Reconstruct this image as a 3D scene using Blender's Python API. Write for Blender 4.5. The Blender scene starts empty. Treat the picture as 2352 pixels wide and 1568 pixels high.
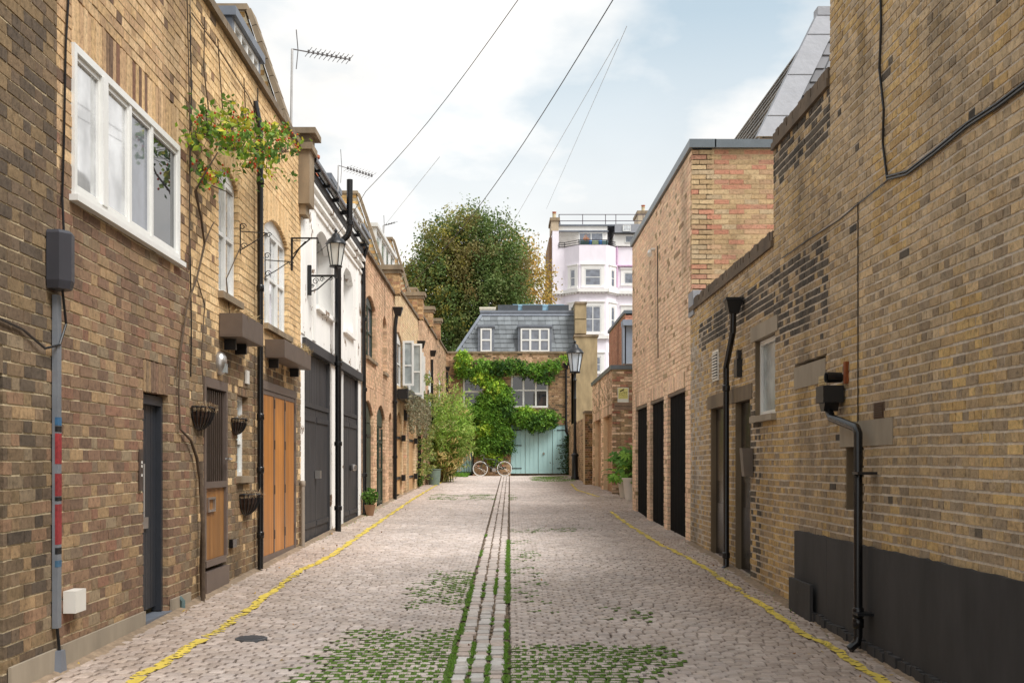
import bpy, math, random
import numpy as np
from mathutils import Vector, noise
R = random.Random(7)
NR = np.random.RandomState(11)
D = bpy.data
SC = bpy.context.scene
COL = SC.collection
# survey constants: focal length and picture centre in the units used to measure the photograph
F, CX, HY, CH = 2650., 1152., 1065., 1.42

# ---------------------------------------------------------------- camera
cd = D.cameras.new('camera'); cam = D.objects.new('camera', cd); COL.objects.link(cam)
cam.location = (0, 0, CH); cam.rotation_euler = (math.radians(90), 0, 0)
cd.sensor_width = 36; cd.lens = F / 2352 * 36
cd.shift_x = (1176 - CX) / 2352; cd.shift_y = (HY - 784) / 2352
cd.clip_end = 2000; SC.camera = cam
# ---------------------------------------------------------------- sky and sun
W = D.worlds.new('World'); SC.world = W; W.use_nodes = True
SUN_EL, SUN_AZ = 54., 127.      # azimuth clockwise from +Y
def world():
    nt = W.node_tree; nt.nodes.clear(); N = nt.nodes.new; L = nt.links.new
    out = N('ShaderNodeOutputWorld'); bg = N('ShaderNodeBackground')
    sky = N('ShaderNodeTexSky'); sky.sky_type = 'NISHITA'; sky.sun_disc = False
    sky.sun_elevation = math.radians(SUN_EL); sky.sun_rotation = math.radians(SUN_AZ)
    sky.air_density = 1.2; sky.dust_density = 2.0
    tc = N('ShaderNodeTexCoord'); sep = N('ShaderNodeSeparateXYZ'); L(tc.outputs['Generated'], sep.inputs[0])
    # project the view direction on a cloud layer
    ad = N('ShaderNodeMath'); ad.operation = 'ADD'; L(sep.outputs['Z'], ad.inputs[0]); ad.inputs[1].default_value = .28
    mx = N('ShaderNodeMath'); mx.operation = 'MAXIMUM'; L(ad.outputs[0], mx.inputs[0]); mx.inputs[1].default_value = .06
    dx = N('ShaderNodeMath'); dx.operation = 'DIVIDE'; L(sep.outputs['X'], dx.inputs[0]); L(mx.outputs[0], dx.inputs[1])
    dy = N('ShaderNodeMath'); dy.operation = 'DIVIDE'; L(sep.outputs['Y'], dy.inputs[0]); L(mx.outputs[0], dy.inputs[1])
    cmb = N('ShaderNodeCombineXYZ'); L(dx.outputs[0], cmb.inputs[0]); L(dy.outputs[0], cmb.inputs[1])
    mp = N('ShaderNodeMapping'); L(cmb.outputs[0], mp.inputs[0]); mp.inputs['Location'].default_value = SKY_OFF
    n1 = N('ShaderNodeTexNoise'); n1.inputs['Scale'].default_value = 1.25; n1.inputs['Detail'].default_value = 7
    n1.inputs['Roughness'].default_value = .52; L(mp.outputs[0], n1.inputs[0])
    cr = N('ShaderNodeValToRGB'); cr.color_ramp.elements[0].position = .41; cr.color_ramp.elements[1].position = .53
    L(n1.outputs[0], cr.inputs[0])
    n2 = N('ShaderNodeTexNoise'); n2.inputs['Scale'].default_value = 2.2; n2.inputs['Detail'].default_value = 6
    L(mp.outputs[0], n2.inputs[0])
    cc = N('ShaderNodeValToRGB'); cc.color_ramp.elements[0].position = .3; cc.color_ramp.elements[1].position = .62
    cc.color_ramp.elements[0].color = (.83, .81, .785, 1); cc.color_ramp.elements[1].color = (1.0, .975, .94, 1)
    L(n2.outputs[0], cc.inputs[0])
    # Nishita at low strength, thin high haze, then the clouds
    sm = N('ShaderNodeVectorMath'); sm.operation = 'SCALE'; L(sky.outputs[0], sm.inputs[0]); sm.inputs['Scale'].default_value = .085
    hz = N('ShaderNodeMix'); hz.data_type = 'RGBA'; hz.inputs[0].default_value = .50; L(sm.outputs[0], hz.inputs[6]); hz.inputs[7].default_value = (.78, .93, .99, 1)
    # horizon haze: clouds get denser towards the horizon
    mr = N('ShaderNodeMapRange'); L(sep.outputs['Z'], mr.inputs[0]); mr.inputs[1].default_value = .14; mr.inputs[2].default_value = .36
    mr.inputs[3].default_value = 1.0; mr.inputs[4].default_value = 0
    mm = N('ShaderNodeMath'); mm.operation = 'MAXIMUM'; L(cr.outputs[0], mm.inputs[0]); L(mr.outputs[0], mm.inputs[1])
    ml = N('ShaderNodeMath'); ml.operation = 'MULTIPLY'; L(mm.outputs[0], ml.inputs[0]); ml.inputs[1].default_value = 1.0
    mix = N('ShaderNodeMix'); mix.data_type = 'RGBA'; L(ml.outputs[0], mix.inputs[0]); L(hz.outputs[2], mix.inputs[6]); L(cc.outputs[0], mix.inputs[7])
    L(mix.outputs[2], bg.inputs[0]); bg.inputs[1].default_value = SKY_K
    L(bg.outputs[0], out.inputs[0])
SKY_OFF = (0.35, 0.9, 0.); SKY_K = .82
world()
sl = D.lights.new('sun', 'SUN'); sl.energy = 2.7; sl.angle = math.radians(28); sl.color = (1, .975, .94)
so = D.objects.new('sun', sl); COL.objects.link(so)
_e, _a = math.radians(SUN_EL), math.radians(SUN_AZ)
so.rotation_euler = (-Vector((math.sin(_a) * math.cos(_e), math.cos(_a) * math.cos(_e), math.sin(_e)))).to_track_quat('-Z', 'Y').to_euler()
SC.view_settings.view_transform = 'Standard'; SC.view_settings.look = 'None'
SC.view_settings.exposure = .55; SC.view_settings.gamma = 1

# ---------------------------------------------------------------- helpers
def s2l(c): c /= 255.; return c / 12.92 if c <= .04045 else ((c + .055) / 1.055) ** 2.4
def rgb(r, g, b, k=1.): return (s2l(r) * k, s2l(g) * k, s2l(b) * k)
def sm01(t): t = min(1., max(0., t)); return t * t * (3 - 2 * t)
def gz(X, Y):
    z = .01736 * min(Y, 53.)
    z -= .045 * (1 - min(1, (X / 2.8) ** 2))
    if X > .6: z -= .17 * sm01((X - .6) / 2.1) * sm01((16. - Y) / 6.5)
    if X > .6: z -= .06 * sm01((X - .6) / 2.1) * sm01((Y - 10) / 4) * sm01((26 - Y) / 4)
    return z
def gpx(x, y):          # ground point seen at a measured position
    dx, dz = (x - CX) / F, (HY - y) / F
    Y = 20.
    for _ in range(40): Y = (CH - gz(dx * Y, Y)) / -dz * .5 + Y * .5
    return dx * Y, Y
_SRGB = {}
WL = {}
def link(o, parent=None, loc=None):
    COL.objects.link(o)
    pw = WL[parent.name] if parent is not None else Vector((0, 0, 0))
    if loc is None: loc = pw.copy()
    loc = Vector(loc); WL[o.name] = loc
    if parent is not None: o.parent = parent
    o.location = loc - pw
    return o
def tag(o, label=None, cat=None, group=None, kind=None):
    if label: o['label'] = label
    if cat: o['category'] = cat
    if group: o['group'] = group
    if kind: o['kind'] = kind
    return o
def thing(name, label, cat, loc, group=None, kind=None):
    o = D.objects.new(name, None); o.empty_display_size = .1
    link(o, None, loc); return tag(o, label, cat, group, kind)
class PL:               # a vertical plane: u along it, v = height, w = outwards
    def __init__(s, p0, p1, n, uoff=0.):
        s.p0 = Vector((p0[0], p0[1], 0)); d = Vector((p1[0] - p0[0], p1[1] - p0[1], 0)); s.u = d.normalized()
        s.n = Vector((s.u.y, -s.u.x, 0)) * n; s.off = uoff
    def pt(s, u, v, w=0.): return s.p0 + s.u * (u - s.off) + s.n * w + Vector((0, 0, v))
    def at(s, x, y=HY, w=0.):
        d = Vector(((x - CX) / F, 1, (HY - y) / F)); q = s.p0 + s.n * w
        t = q.dot(s.n) / d.dot(s.n); p = d * t
        return (p - s.p0).dot(s.u) + s.off, CH + p.z
    def U(s, x, w=0.): return s.at(x, HY, w)[0]
    def V(s, x, y, w=0.): return s.at(x, y, w)[1]
def proj(p):
    if p[1] < .5: return None
    return CX + p[0] * F / p[1], HY - (p[2] - CH) * F / p[1]
BOXF = [(0, 3, 2, 1), (4, 5, 6, 7), (0, 1, 5, 4), (1, 2, 6, 5), (2, 3, 7, 6), (3, 0, 4, 7)]
def fastmesh(name, V, Q, C=None):
    me = D.meshes.new(name); V = np.asarray(V, dtype=np.float32).reshape(-1, 3); Q = np.asarray(Q, dtype=np.int32)
    n, k = Q.shape
    me.vertices.add(len(V)); me.vertices.foreach_set('co', V.ravel())
    me.loops.add(n * k); me.loops.foreach_set('vertex_index', Q.ravel())
    me.polygons.add(n); me.polygons.foreach_set('loop_start', np.arange(0, n * k, k, dtype=np.int32))
    me.polygons.foreach_set('use_smooth', np.zeros(n, dtype=bool))
    me.update(calc_edges=True)
    if C is not None:
        C = np.asarray(C, dtype=np.float32); a = me.color_attributes.new('Col', 'FLOAT_COLOR', 'POINT')
        if C.shape[1] == 3: C = np.concatenate([C, np.ones((len(C), 1), np.float32)], 1)
        a.data.foreach_set('color', C.ravel())
    return me
class MB:
    def __init__(s): s.v = []; s.f = []; s.c = []; s.col = (1, 1, 1)
    def add(s, vs, fs, col=None):
        b = len(s.v); s.v += [tuple(p) for p in vs]; s.f += [tuple(i + b for i in f) for f in fs]
        s.c += [col or s.col] * len(vs); return s
    def box(s, P, u0, u1, v0, v1, w0, w1, col=None, j=0.):
        q = [P.pt(u, v, w) for v in (v0, v1) for (u, w) in ((u0, w0), (u1, w0), (u1, w1), (u0, w1))]
        if j: q = [p + Vector((R.uniform(-j, j), R.uniform(-j, j), R.uniform(-j, j))) for p in q]
        return s.add(q, BOXF, col)
    def cube(s, x0, x1, y0, y1, z0, z1, col=None):
        q = [(x, y, z) for z in (z0, z1) for (x, y) in ((x0, y0), (x1, y0), (x1, y1), (x0, y1))]
        return s.add(q, BOXF, col)
    def poly(s, P, pts, w0, w1, col=None):      # extruded (u,v) outline
        n = len(pts); q = [P.pt(u, v, w0) for u, v in pts] + [P.pt(u, v, w1) for u, v in pts]
        return s.add(q, [tuple(range(n)), tuple(range(2 * n - 1, n - 1, -1))] + [(i, (i + 1) % n, n + (i + 1) % n, n + i) for i in range(n)], col)
    def hexa(s, q, col=None): return s.add(q, BOXF, col)
    def tube(s, pts, r, n=8, col=None, caps=True):
        pts = [Vector(p) for p in pts]; m = len(pts); rs = r if isinstance(r, (list, tuple)) else [r] * m
        vs = []; prev = None
        for i, p in enumerate(pts):
            t = (pts[min(i + 1, m - 1)] - pts[max(i - 1, 0)]).normalized()
            if prev is None:
                a = Vector((0, 0, 1)) if abs(t.z) < .9 else Vector((1, 0, 0)); a = (a - t * a.dot(t)).normalized()
            else: a = (prev - t * prev.dot(t)).normalized()
            prev = a; b = t.cross(a)
            for k in range(n):
                th = 2 * math.pi * k / n; vs.append(p + (a * math.cos(th) + b * math.sin(th)) * rs[i])
        fs = [(i * n + k, i * n + (k + 1) % n, (i + 1) * n + (k + 1) % n, (i + 1) * n + k) for i in range(m - 1) for k in range(n)]
        if caps: fs += [tuple(range(n - 1, -1, -1)), tuple((m - 1) * n + k for k in range(n))]
        return s.add(vs, fs, col)
    def lathe(s, c, prof, n=16, col=None, a0=0.):
        c = Vector(c); m = len(prof); vs = [c + Vector((r * math.cos(a0 + 2 * math.pi * k / n), r * math.sin(a0 + 2 * math.pi * k / n), z)) for r, z in prof for k in range(n)]
        fs = [(i * n + k, i * n + (k + 1) % n, (i + 1) * n + (k + 1) % n, (i + 1) * n + k) for i in range(m - 1) for k in range(n)]
        fs += [tuple(range(n - 1, -1, -1)), tuple((m - 1) * n + k for k in range(n))]
        return s.add(vs, fs, col)
    def build(s, name, mat, parent=None, loc=None, smooth=False, label=None, cat=None, group=None, kind=None):
        if loc is None: o0 = WL[parent.name] if parent is not None else Vector((0, 0, 0))
        else: o0 = Vector(loc)
        me = D.meshes.new(name); me.from_pydata([(x - o0.x, y - o0.y, z - o0.z) for x, y, z in s.v], [], s.f)
        a = me.color_attributes.new('Col', 'FLOAT_COLOR', 'POINT')
        a.data.foreach_set('color', np.array([(c[0], c[1], c[2], 1.) for c in s.c], np.float32).ravel())
        me.materials.append(mat); me.update()
        if smooth:
            me.polygons.foreach_set('use_smooth', [True] * len(me.polygons))
            me.set_sharp_from_angle(angle=math.radians(40))
        o = D.objects.new(name, me); link(o, parent, o0); tag(o, label, cat, group, kind); return o
# ---------------------------------------------------------------- materials
class NT:
    def __init__(s, name):
        s.m = D.materials.new(name); s.m.use_nodes = True; s.t = s.m.node_tree; s.b = s.t.nodes['Principled BSDF']
        s.pos = s.n('ShaderNodeNewGeometry').outputs['Position']
    def n(s, t, **k):
        x = s.t.nodes.new(t)
        for a, b in k.items(): setattr(x, a, b)
        return x
    def l(s, a, b): s.t.links.new(a, b)
    def noise(s, scale, detail=4, rough=.55, vec=None, stretch=None):
        x = s.n('ShaderNodeTexNoise'); x.inputs['Scale'].default_value = scale; x.inputs['Detail'].default_value = detail; x.inputs['Roughness'].default_value = rough
        v = vec or s.pos
        if stretch:
            mp = s.n('ShaderNodeMapping'); mp.inputs['Scale'].default_value = stretch; s.l(v, mp.inputs[0]); v = mp.outputs[0]
        s.l(v, x.inputs['Vector']); return x.outputs[0]
    def ramp(s, fac, stops):
        x = s.n('ShaderNodeValToRGB'); e = x.color_ramp.elements
        while len(e) < len(stops): e.new(.5)
        for i, (p, c) in enumerate(stops):
            e[i].position = p; e[i].color = (c, c, c, 1) if isinstance(c, (int, float)) else (*c, 1)
        s.l(fac, x.inputs[0]); return x.outputs[0]
    def mul(s, a, b):
        x = s.n('ShaderNodeMix', data_type='RGBA', blend_type='MULTIPLY'); x.inputs[0].default_value = 1
        for v, i in ((a, 6), (b, 7)):
            if isinstance(v, tuple): x.inputs[i].default_value = (*v, 1)
            else: s.l(v, x.inputs[i])
        return x.outputs[2]
    def mix(s, f, a, b):
        x = s.n('ShaderNodeMix', data_type='RGBA')
        if isinstance(f, (int, float)): x.inputs[0].default_value = f
        else: s.l(f, x.inputs[0])
        for v, i in ((a, 6), (b, 7)):
            if isinstance(v, tuple): x.inputs[i].default_value = (*v, 1)
            else: s.l(v, x.inputs[i])
        return x.outputs[2]
    def bump(s, h, strength=.5, dist=.01):
        x = s.n('ShaderNodeBump'); x.inputs['Strength'].default_value = strength; x.inputs['Distance'].default_value = dist
        s.l(h, x.inputs['Height']); s.l(x.outputs[0], s.b.inputs['Normal'])
    def base(s, c): s.l(c, s.b.inputs['Base Color'])
MC = {}
def plain(name, col, rough=.6, metal=0., var=.2, scale=6., bump=.2, bd=.004, spec=.5, stretch=None, attr=False):
    if name in MC: return MC[name]
    t = NT(name); n = t.noise(scale, 5, .6, stretch=stretch); v = t.ramp(n, [(.25, 1 - var), (.75, 1 + var * .6)])
    n3 = t.noise(scale * .17, 3, .5); v = t.mul(v, t.ramp(n3, [(.3, 1 - var * .6), (.7, 1.)]))
    if attr:
        a = t.n('ShaderNodeVertexColor', layer_name='Col'); t.base(t.mul(a.outputs[0], v))
    else: t.base(t.mul(v, col))
    t.b.inputs['Roughness'].default_value = rough; t.b.inputs['Metallic'].default_value = metal; t.b.inputs['Specular IOR Level'].default_value = spec
    if bump: t.bump(t.noise(scale * 4, 4, .6, stretch=stretch), bump, bd)
    MC[name] = t.m; return t.m
def brickmat(name, source, rough=.92):
    t = NT(name)
    if source == 'obj': c = t.n('ShaderNodeObjectInfo').outputs['Color']
    else: c = t.n('ShaderNodeVertexColor', layer_name='Col').outputs[0]
    n1 = t.noise(24, 6, .7); n2 = t.noise(90, 4, .7); n3 = t.noise(.9, 3, .6)
    v = t.ramp(n1, [(.30, .50), (.46, 1.0), (.66, 1.30)])
    c = t.mul(c, v)
    c = t.mul(c, t.ramp(n2, [(.3, .84), (.55, 1.1)]))
    c = t.mul(c, t.ramp(n3, [(.3, .92), (.7, 1.06)]))
    pit = t.ramp(t.noise(38, 3, .8), [(.66, 0.), (.73, .85)])
    c = t.mix(pit, c, (.035, .028, .022)); st = t.noise(.75, 6, .62, stretch=(1, 1, .28)); c = t.mul(c, t.ramp(st, [(.36, .62), (.47, .95), (.7, 1.08)])); t.base(c)
    t.b.inputs['Roughness'].default_value = rough; t.b.inputs['Specular IOR Level'].default_value = .25
    t.bump(n1, .75, .006); return t.m
M_BO = brickmat('brick_single', 'obj'); M_BA = brickmat('brick_mass', 'att')
def mortarmat(name, col, dark=.55):
    t = NT(name); a = t.noise(30, 5, .7); b = t.noise(1.1, 4, .6)
    c = t.mul(t.ramp(a, [(.3, .72), (.65, 1.08)]), col); c = t.mul(c, t.ramp(b, [(.32, dark), (.62, 1.)])); st = t.noise(.75, 6, .62, stretch=(1, 1, .28)); c = t.mul(c, t.ramp(st, [(.36, .66), (.47, .96), (.7, 1.05)])); t.base(c)
    t.b.inputs['Roughness'].default_value = .95; t.b.inputs['Specular IOR Level'].default_value = .2; t.bump(a, .8, .006); return t.m
M_MORT = {'buff': mortarmat('mortar_buff', rgb(220, 202, 168), .7), 'grey': mortarmat('mortar_grey', rgb(222, 210, 194), .85),
          'tan': mortarmat('mortar_tan', rgb(214, 188, 152), .85)}
def stucco(name, col, peel=None, amt=.62, grime=.75, scale=2.2):
    t = NT(name); a = t.noise(3.2, 5, .6, stretch=(1, 1, .35)); c = t.mul(t.ramp(a, [(.3, grime), (.62, 1.)]), col)
    if peel:
        k = t.noise(scale, 8, .68); f = t.ramp(k, [(amt, 0.), (amt + .012, 1.)])
        c = t.mix(f, c, t.mul(t.ramp(t.noise(14, 3), [(.3, .5), (.7, 1.1)]), peel)); t.bump(f, .5, -.008)
    else: t.bump(t.noise(25, 4), .25, .004)
    t.base(c); t.b.inputs['Roughness'].default_value = .85; return t.m
M_WHITE_STUCCO = stucco('peeling_white_paint', rgb(250, 248, 243), rgb(140, 112, 86), .60, .92, 2.4)
M_PINK = stucco('pink_render', rgb(242, 235, 243), None, grime=.93)
M_CREAMTRIM = stucco('white_trim_render', rgb(240, 238, 234), None, grime=.92)
M_RENDER = stucco('tan_cement_render', rgb(176, 156, 120), None, grime=.62)
M_CONC = stucco('concrete', rgb(160, 148, 130), None, grime=.7)
M_REVEAL = stucco('reveal_render', rgb(122, 106, 84), None, grime=.6)
M_PLINTH_B = stucco('black_masonry_paint', rgb(62, 60, 60), rgb(120, 112, 100), .68, .6, 5)
M_WHITE = plain('white_gloss_paint', rgb(232, 232, 228), .35, var=.06, bump=.05)
M_BLACKIRON = plain('black_painted_iron', rgb(22, 23, 26), .38, var=.25, bump=.15)
M_PIPE = plain('black_pipe', rgb(20, 20, 22), .25, var=.2, bump=.05)
M_DARKDOOR = plain('charcoal_door_paint', rgb(48, 51, 57), .45, var=.12, bump=.08)
M_BLACKDOOR = plain('worn_black_door_paint', rgb(60, 59, 61), .6, var=.4, scale=9, bump=.3, stretch=(1, 1, .12))
M_GREENDOOR = plain('dark_green_paint', rgb(46, 62, 47), .45, var=.2, bump=.1)
M_BLUEDOOR = plain('pale_blue_green_paint', rgb(176, 214, 214), .5, var=.08, scale=5, bump=.06, stretch=(1, 1, .2))
M_STEEL = plain('brown_grey_steel', rgb(118, 104, 96), .45, metal=.3, var=.12, bump=.05)
M_BARS = plain('dark_bronze_bars', rgb(82, 70, 62), .4, metal=.4, var=.1, bump=0)
M_PLANTER = plain('zinc_planter', rgb(112, 98, 88), .5, metal=.35, var=.18, bump=.08)
M_CHROME = plain('brushed_metal', rgb(190, 186, 182), .3, metal=.9, var=.06, bump=0)
M_LEAD = plain('lead_sheet', rgb(124, 130, 140), .5, metal=.25, var=.25, scale=3, bump=.2)
M_LEADL = plain('pale_lead_flashing', rgb(156, 158, 164), .6, metal=.0, var=.14, scale=3, bump=.3, bd=.02)
M_ZINC = plain('zinc_capping', rgb(112, 120, 126), .4, metal=.4, var=.12, bump=.05)
M_COPING = stucco('stone_coping', rgb(128, 112, 92), None, grime=.5)
M_SLATE = plain('slate', rgb(118, 122, 126), .6, var=.3, scale=4, bump=.3, attr=True, stretch=(1, 1, .5))
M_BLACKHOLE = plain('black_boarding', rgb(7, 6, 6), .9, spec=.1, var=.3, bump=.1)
M_TERRA = plain('terracotta', rgb(190, 104, 70), .8, var=.2)
M_STONE = stucco('weathered_stone', rgb(150, 132, 108), None, grime=.5)
M_PLASTIC = plain('white_plastic', rgb(225, 222, 214), .4, var=.05, bump=0)
M_DIRT = plain('soil', rgb(86, 68, 50), .95, var=.4, scale=14, bump=.6)
M_RUST = plain('rust', rgb(150, 80, 35), .9, var=.4, scale=20)
def woodmat(name, c1, c2, rough=.42):
    t = NT(name); w = t.noise(9, 6, .6, stretch=(1, 1, .07)); w2 = t.noise(55, 4, .6, stretch=(1, 1, .04)); g = t.noise(1.3, 3)
    oi = t.n('ShaderNodeObjectInfo').outputs['Random']
    c = t.mix(t.ramp(w, [(.3, 0.), (.7, 1.)]), c1, c2); c = t.mul(c, t.ramp(w2, [(.3, .78), (.7, 1.08)])); c = t.mul(c, t.ramp(oi, [(0, .82), (1, 1.1)]))
    c = t.mul(c, t.ramp(g, [(.3, .8), (.6, 1.)])); t.base(c); t.b.inputs['Roughness'].default_value = rough; t.bump(w2, .15, .002); return t.m
M_CEDAR = woodmat('oiled_cedar', rgb(186, 118, 50), rgb(206, 140, 70))
M_WEDGE = woodmat('weathered_cedar', rgb(150, 100, 48), rgb(184, 132, 74), .55)
M_TANDOOR = woodmat('tan_painted_wood', rgb(206, 160, 108), rgb(216, 172, 120), .6)
M_RUSTDOOR = woodmat('red_brown_wood', rgb(150, 84, 44), rgb(168, 98, 56), .6)
def glassmat(name, col, rough=.02, ior=1.9):
    t = NT(name); n = t.noise(2.5, 3); t.base(t.mul(t.ramp(n, [(.3, .5), (.7, 1.2)]), col)); t.b.inputs['Roughness'].default_value = rough; t.b.inputs['IOR'].default_value = ior
    return t.m
M_GLASS = glassmat('window_glass', rgb(44, 48, 54)); M_GLASSL = glassmat('sky_white_glass', rgb(226, 228, 230), .03, 2.2)
M_GLASSL.node_tree.nodes['Principled BSDF'].inputs['Metallic'].default_value = .5  # near-white base paints the sky reflection into the panes, over pale blinds
M_GLASSG = glassmat('grey_sky_glass', rgb(118, 124, 136), .05)
M_FROST = glassmat('frosted_glass', rgb(172, 180, 180), .2, 1.5)
M_LAMPG = plain('lantern_glass', rgb(214, 214, 208), .08, var=.1, bump=0)
def leafmat(name):
    t = NT(name); a = t.n('ShaderNodeVertexColor', layer_name='Col').outputs[0]; t.base(a); t.b.inputs['Roughness'].default_value = .55
    t.b.inputs['Specular IOR Level'].default_value = .3
    tr = t.n('ShaderNodeBsdfTranslucent'); t.l(a, tr.inputs[0]); mx = t.n('ShaderNodeMixShader'); mx.inputs[0].default_value = .3
    out = t.t.nodes['Material Output']; t.l(t.b.outputs[0], mx.inputs[1]); t.l(tr.outputs[0], mx.inputs[2]); t.l(mx.outputs[0], out.inputs[0]); return t.m
M_LEAF = leafmat('leaf'); M_BARK = plain('bark', rgb(92, 76, 60), .9, var=.4, scale=20, bump=.6)
M_YELLOW = None

# ---------------------------------------------------------------- brickwork
BRK = 1.06
def pal(*cs): return [rgb(*c) for c in cs]
UNIT = []
for k in range(8):
    q = [(x, y, z) for z in (-.5, .5) for (x, y) in ((-.5, -.5), (.5, -.5), (.5, .5), (-.5, .5))]
    q = [(x + R.uniform(-.012, .012), y, z + R.uniform(-.03, .03)) for x, y, z in q]
    me = D.meshes.new('brick'); me.from_pydata(q, [], BOXF); me.materials.append(M_BO); UNIT.append(me)
class Op:               # an opening, snapped to the courses
    def __init__(s, u0, u1, v0, v1, sold=0., arch=0., h=.08, depth=.11):
        s.u0, s.u1, s.v0, s.v1, s.arch = u0, u1, round(v0 / h) * h, v1, arch
        s.top = round((v1 + sold) / h) * h; s.sold = sold > 0
        if not s.sold: s.v1 = s.top
        s.depth = depth
    def curve(s, u):
        if not s.arch: return s.v1
        t = (u - s.u0) / (s.u1 - s.u0) * 2 - 1; return s.v1 - s.arch * t * t
def brickwork(P, u0, u1, v0, v1, ops, colf, wall, h=.08, L=.225, bond='eng', jt=.013, single=300, proud=.0055, v1f=None, wall_name='brick', phase=0., deep=.10):
    rows = []
    i0, i1 = int(math.floor(v0 / h + .5)), int(math.ceil(v1 / h - .5))
    for i in range(i0, i1):
        va, vb = i * h, (i + 1) * h; vc = (va + vb) / 2; ints = [(u0, u1)]
        for o in ops:
            if o.v0 <= vc <= o.top:
                nn = []
                for a, b in ints:
                    if o.u1 <= a or o.u0 >= b: nn.append((a, b))
                    else:
                        if o.u0 > a: nn.append((a, o.u0))
                        if o.u1 < b: nn.append((o.u1, b))
                ints = nn
        if bond == 'eng': seq = [L] if i % 2 else [L / 2]; ph = L / 4 if i % 2 else 0
        elif bond == 'fle': seq = [L, L / 2]; ph = (i % 2) * L * .75
        else: seq = [L]; ph = (i % 2) * L / 2
        edges = []; x = u0 - L * 2 + ph + phase; k = 0
        while x < u1 + L:
            edges.append(x + R.uniform(-.006, .006)); x += seq[k % len(seq)]; k += 1
        for a, b in ints:
            es = [a] + [e for e in edges if a + .035 < e < b - .035] + [b]
            for j in range(len(es) - 1):
                rows.append((es[j] + (jt * .32 if j else 0), es[j + 1] - (jt * .32 if j < len(es) - 2 else 0), va + jt / 2, vb - jt / 2))
    for o in ops:
        if o.sold:
            n = max(2, round((o.u1 - o.u0 + .1) / .075)); st = (o.u1 - o.u0) / n
            for k in range(n):
                a, b = o.u0 + k * st, o.u0 + (k + 1) * st
                lo = max(o.curve(a), o.curve(b)) if not o.arch else min(o.curve(a), o.curve(b))
                rows.append((a + .004, b - .004, lo, o.top - .005))
    rows = [r for r in rows if r[1] - r[0] > .02 and r[3] - r[2] > .01]
    N = len(rows)
    if not N: return
    cols = [colf((r[0] + r[1]) / 2, (r[2] + r[3]) / 2) for r in rows]
    wrp = lambda u, v: .011 * noise.noise(Vector((u * .55, v * .8, u0))) + .004 * noise.noise(Vector((u * 2.3, v * 3., u0)))
    sz = []
    for r in rows:
        p = P.pt((r[0] + r[1]) / 2, (r[2] + r[3]) / 2); q = proj(p)
        if q is None or not (-10 < q[0] < 2362 and -10 < q[1] < 1578) or p.z < gz(p.x, p.y) + .03: sz.append(0); continue
        a = proj(P.pt(r[0], r[2])); b = proj(P.pt(r[1], r[2]))
        sz.append(abs(a[0] - b[0]) * (r[3] - r[2]) * F / p.y if a and b else 0)
    order = sorted(range(N), key=lambda i: -sz[i])[:single]; pick = {i for i in order if sz[i] > 45}
    rest = [i for i in range(N) if i not in pick]
    rz = math.atan2(P.u.y, P.u.x); pw = WL[wall.name]
    for i in pick:
        a, b, c, d = rows[i]; pr = proud + R.uniform(-.0025, .0025)
        o = D.objects.new(wall_name, UNIT[R.randrange(8)]); o.color = (*cols[i], 1)
        o.scale = (b - a, deep + pr, d - c); um, vm = (a + b) / 2, (c + d) / 2; wv = wrp(um, vm); o.rotation_euler = (0, -(wrp(um + .05, vm) - wv) / .05 + R.uniform(-.008, .008), rz)
        o.location = P.pt(um, vm + wv, (pr - deep) / 2) - pw; o.parent = wall; COL.objects.link(o)
    if rest:
        A = np.array([rows[i] for i in rest]); n = len(A); pr = proud + NR.uniform(-.0025, .0025, n)
        uu = np.stack([A[:, 0], A[:, 1], A[:, 1], A[:, 0]] * 2, 1); vv = np.concatenate([np.repeat(A[:, 2:3], 4, 1), np.repeat(A[:, 3:4], 4, 1)], 1)
        ww = np.stack([-deep + 0 * pr, -deep + 0 * pr, pr, pr] * 2, 1)
        uu = uu + NR.uniform(-.003, .003, uu.shape); vv = vv + NR.uniform(-.0025, .0025, vv.shape); ww[:, [2, 3, 6, 7]] += NR.uniform(-.0015, .0015, (n, 4))
        pu, pn = np.array(P.u), np.array(P.n)
        V = np.array(P.p0 - pw)[None, None] + (uu - P.off)[..., None] * pu + ww[..., None] * pn; V[..., 2] += vv; V[..., 2] += np.array([wrp((q[0] + q[1]) / 2, (q[2] + q[3]) / 2) for q in A])[:, None]
        Q = (np.arange(n) * 8)[:, None, None] + np.array(BOXF)[None]
        C = np.repeat(np.array([cols[i] for i in rest])[:, None], 8, 1).reshape(-1, 3)
        me = fastmesh('brickwork', V, Q.reshape(-1, 4), C); me.materials.append(M_BA)
        o = D.objects.new('brickwork', me); o['kind'] = 'stuff'; o.parent = wall; WL[o.name] = pw; COL.objects.link(o)
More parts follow.
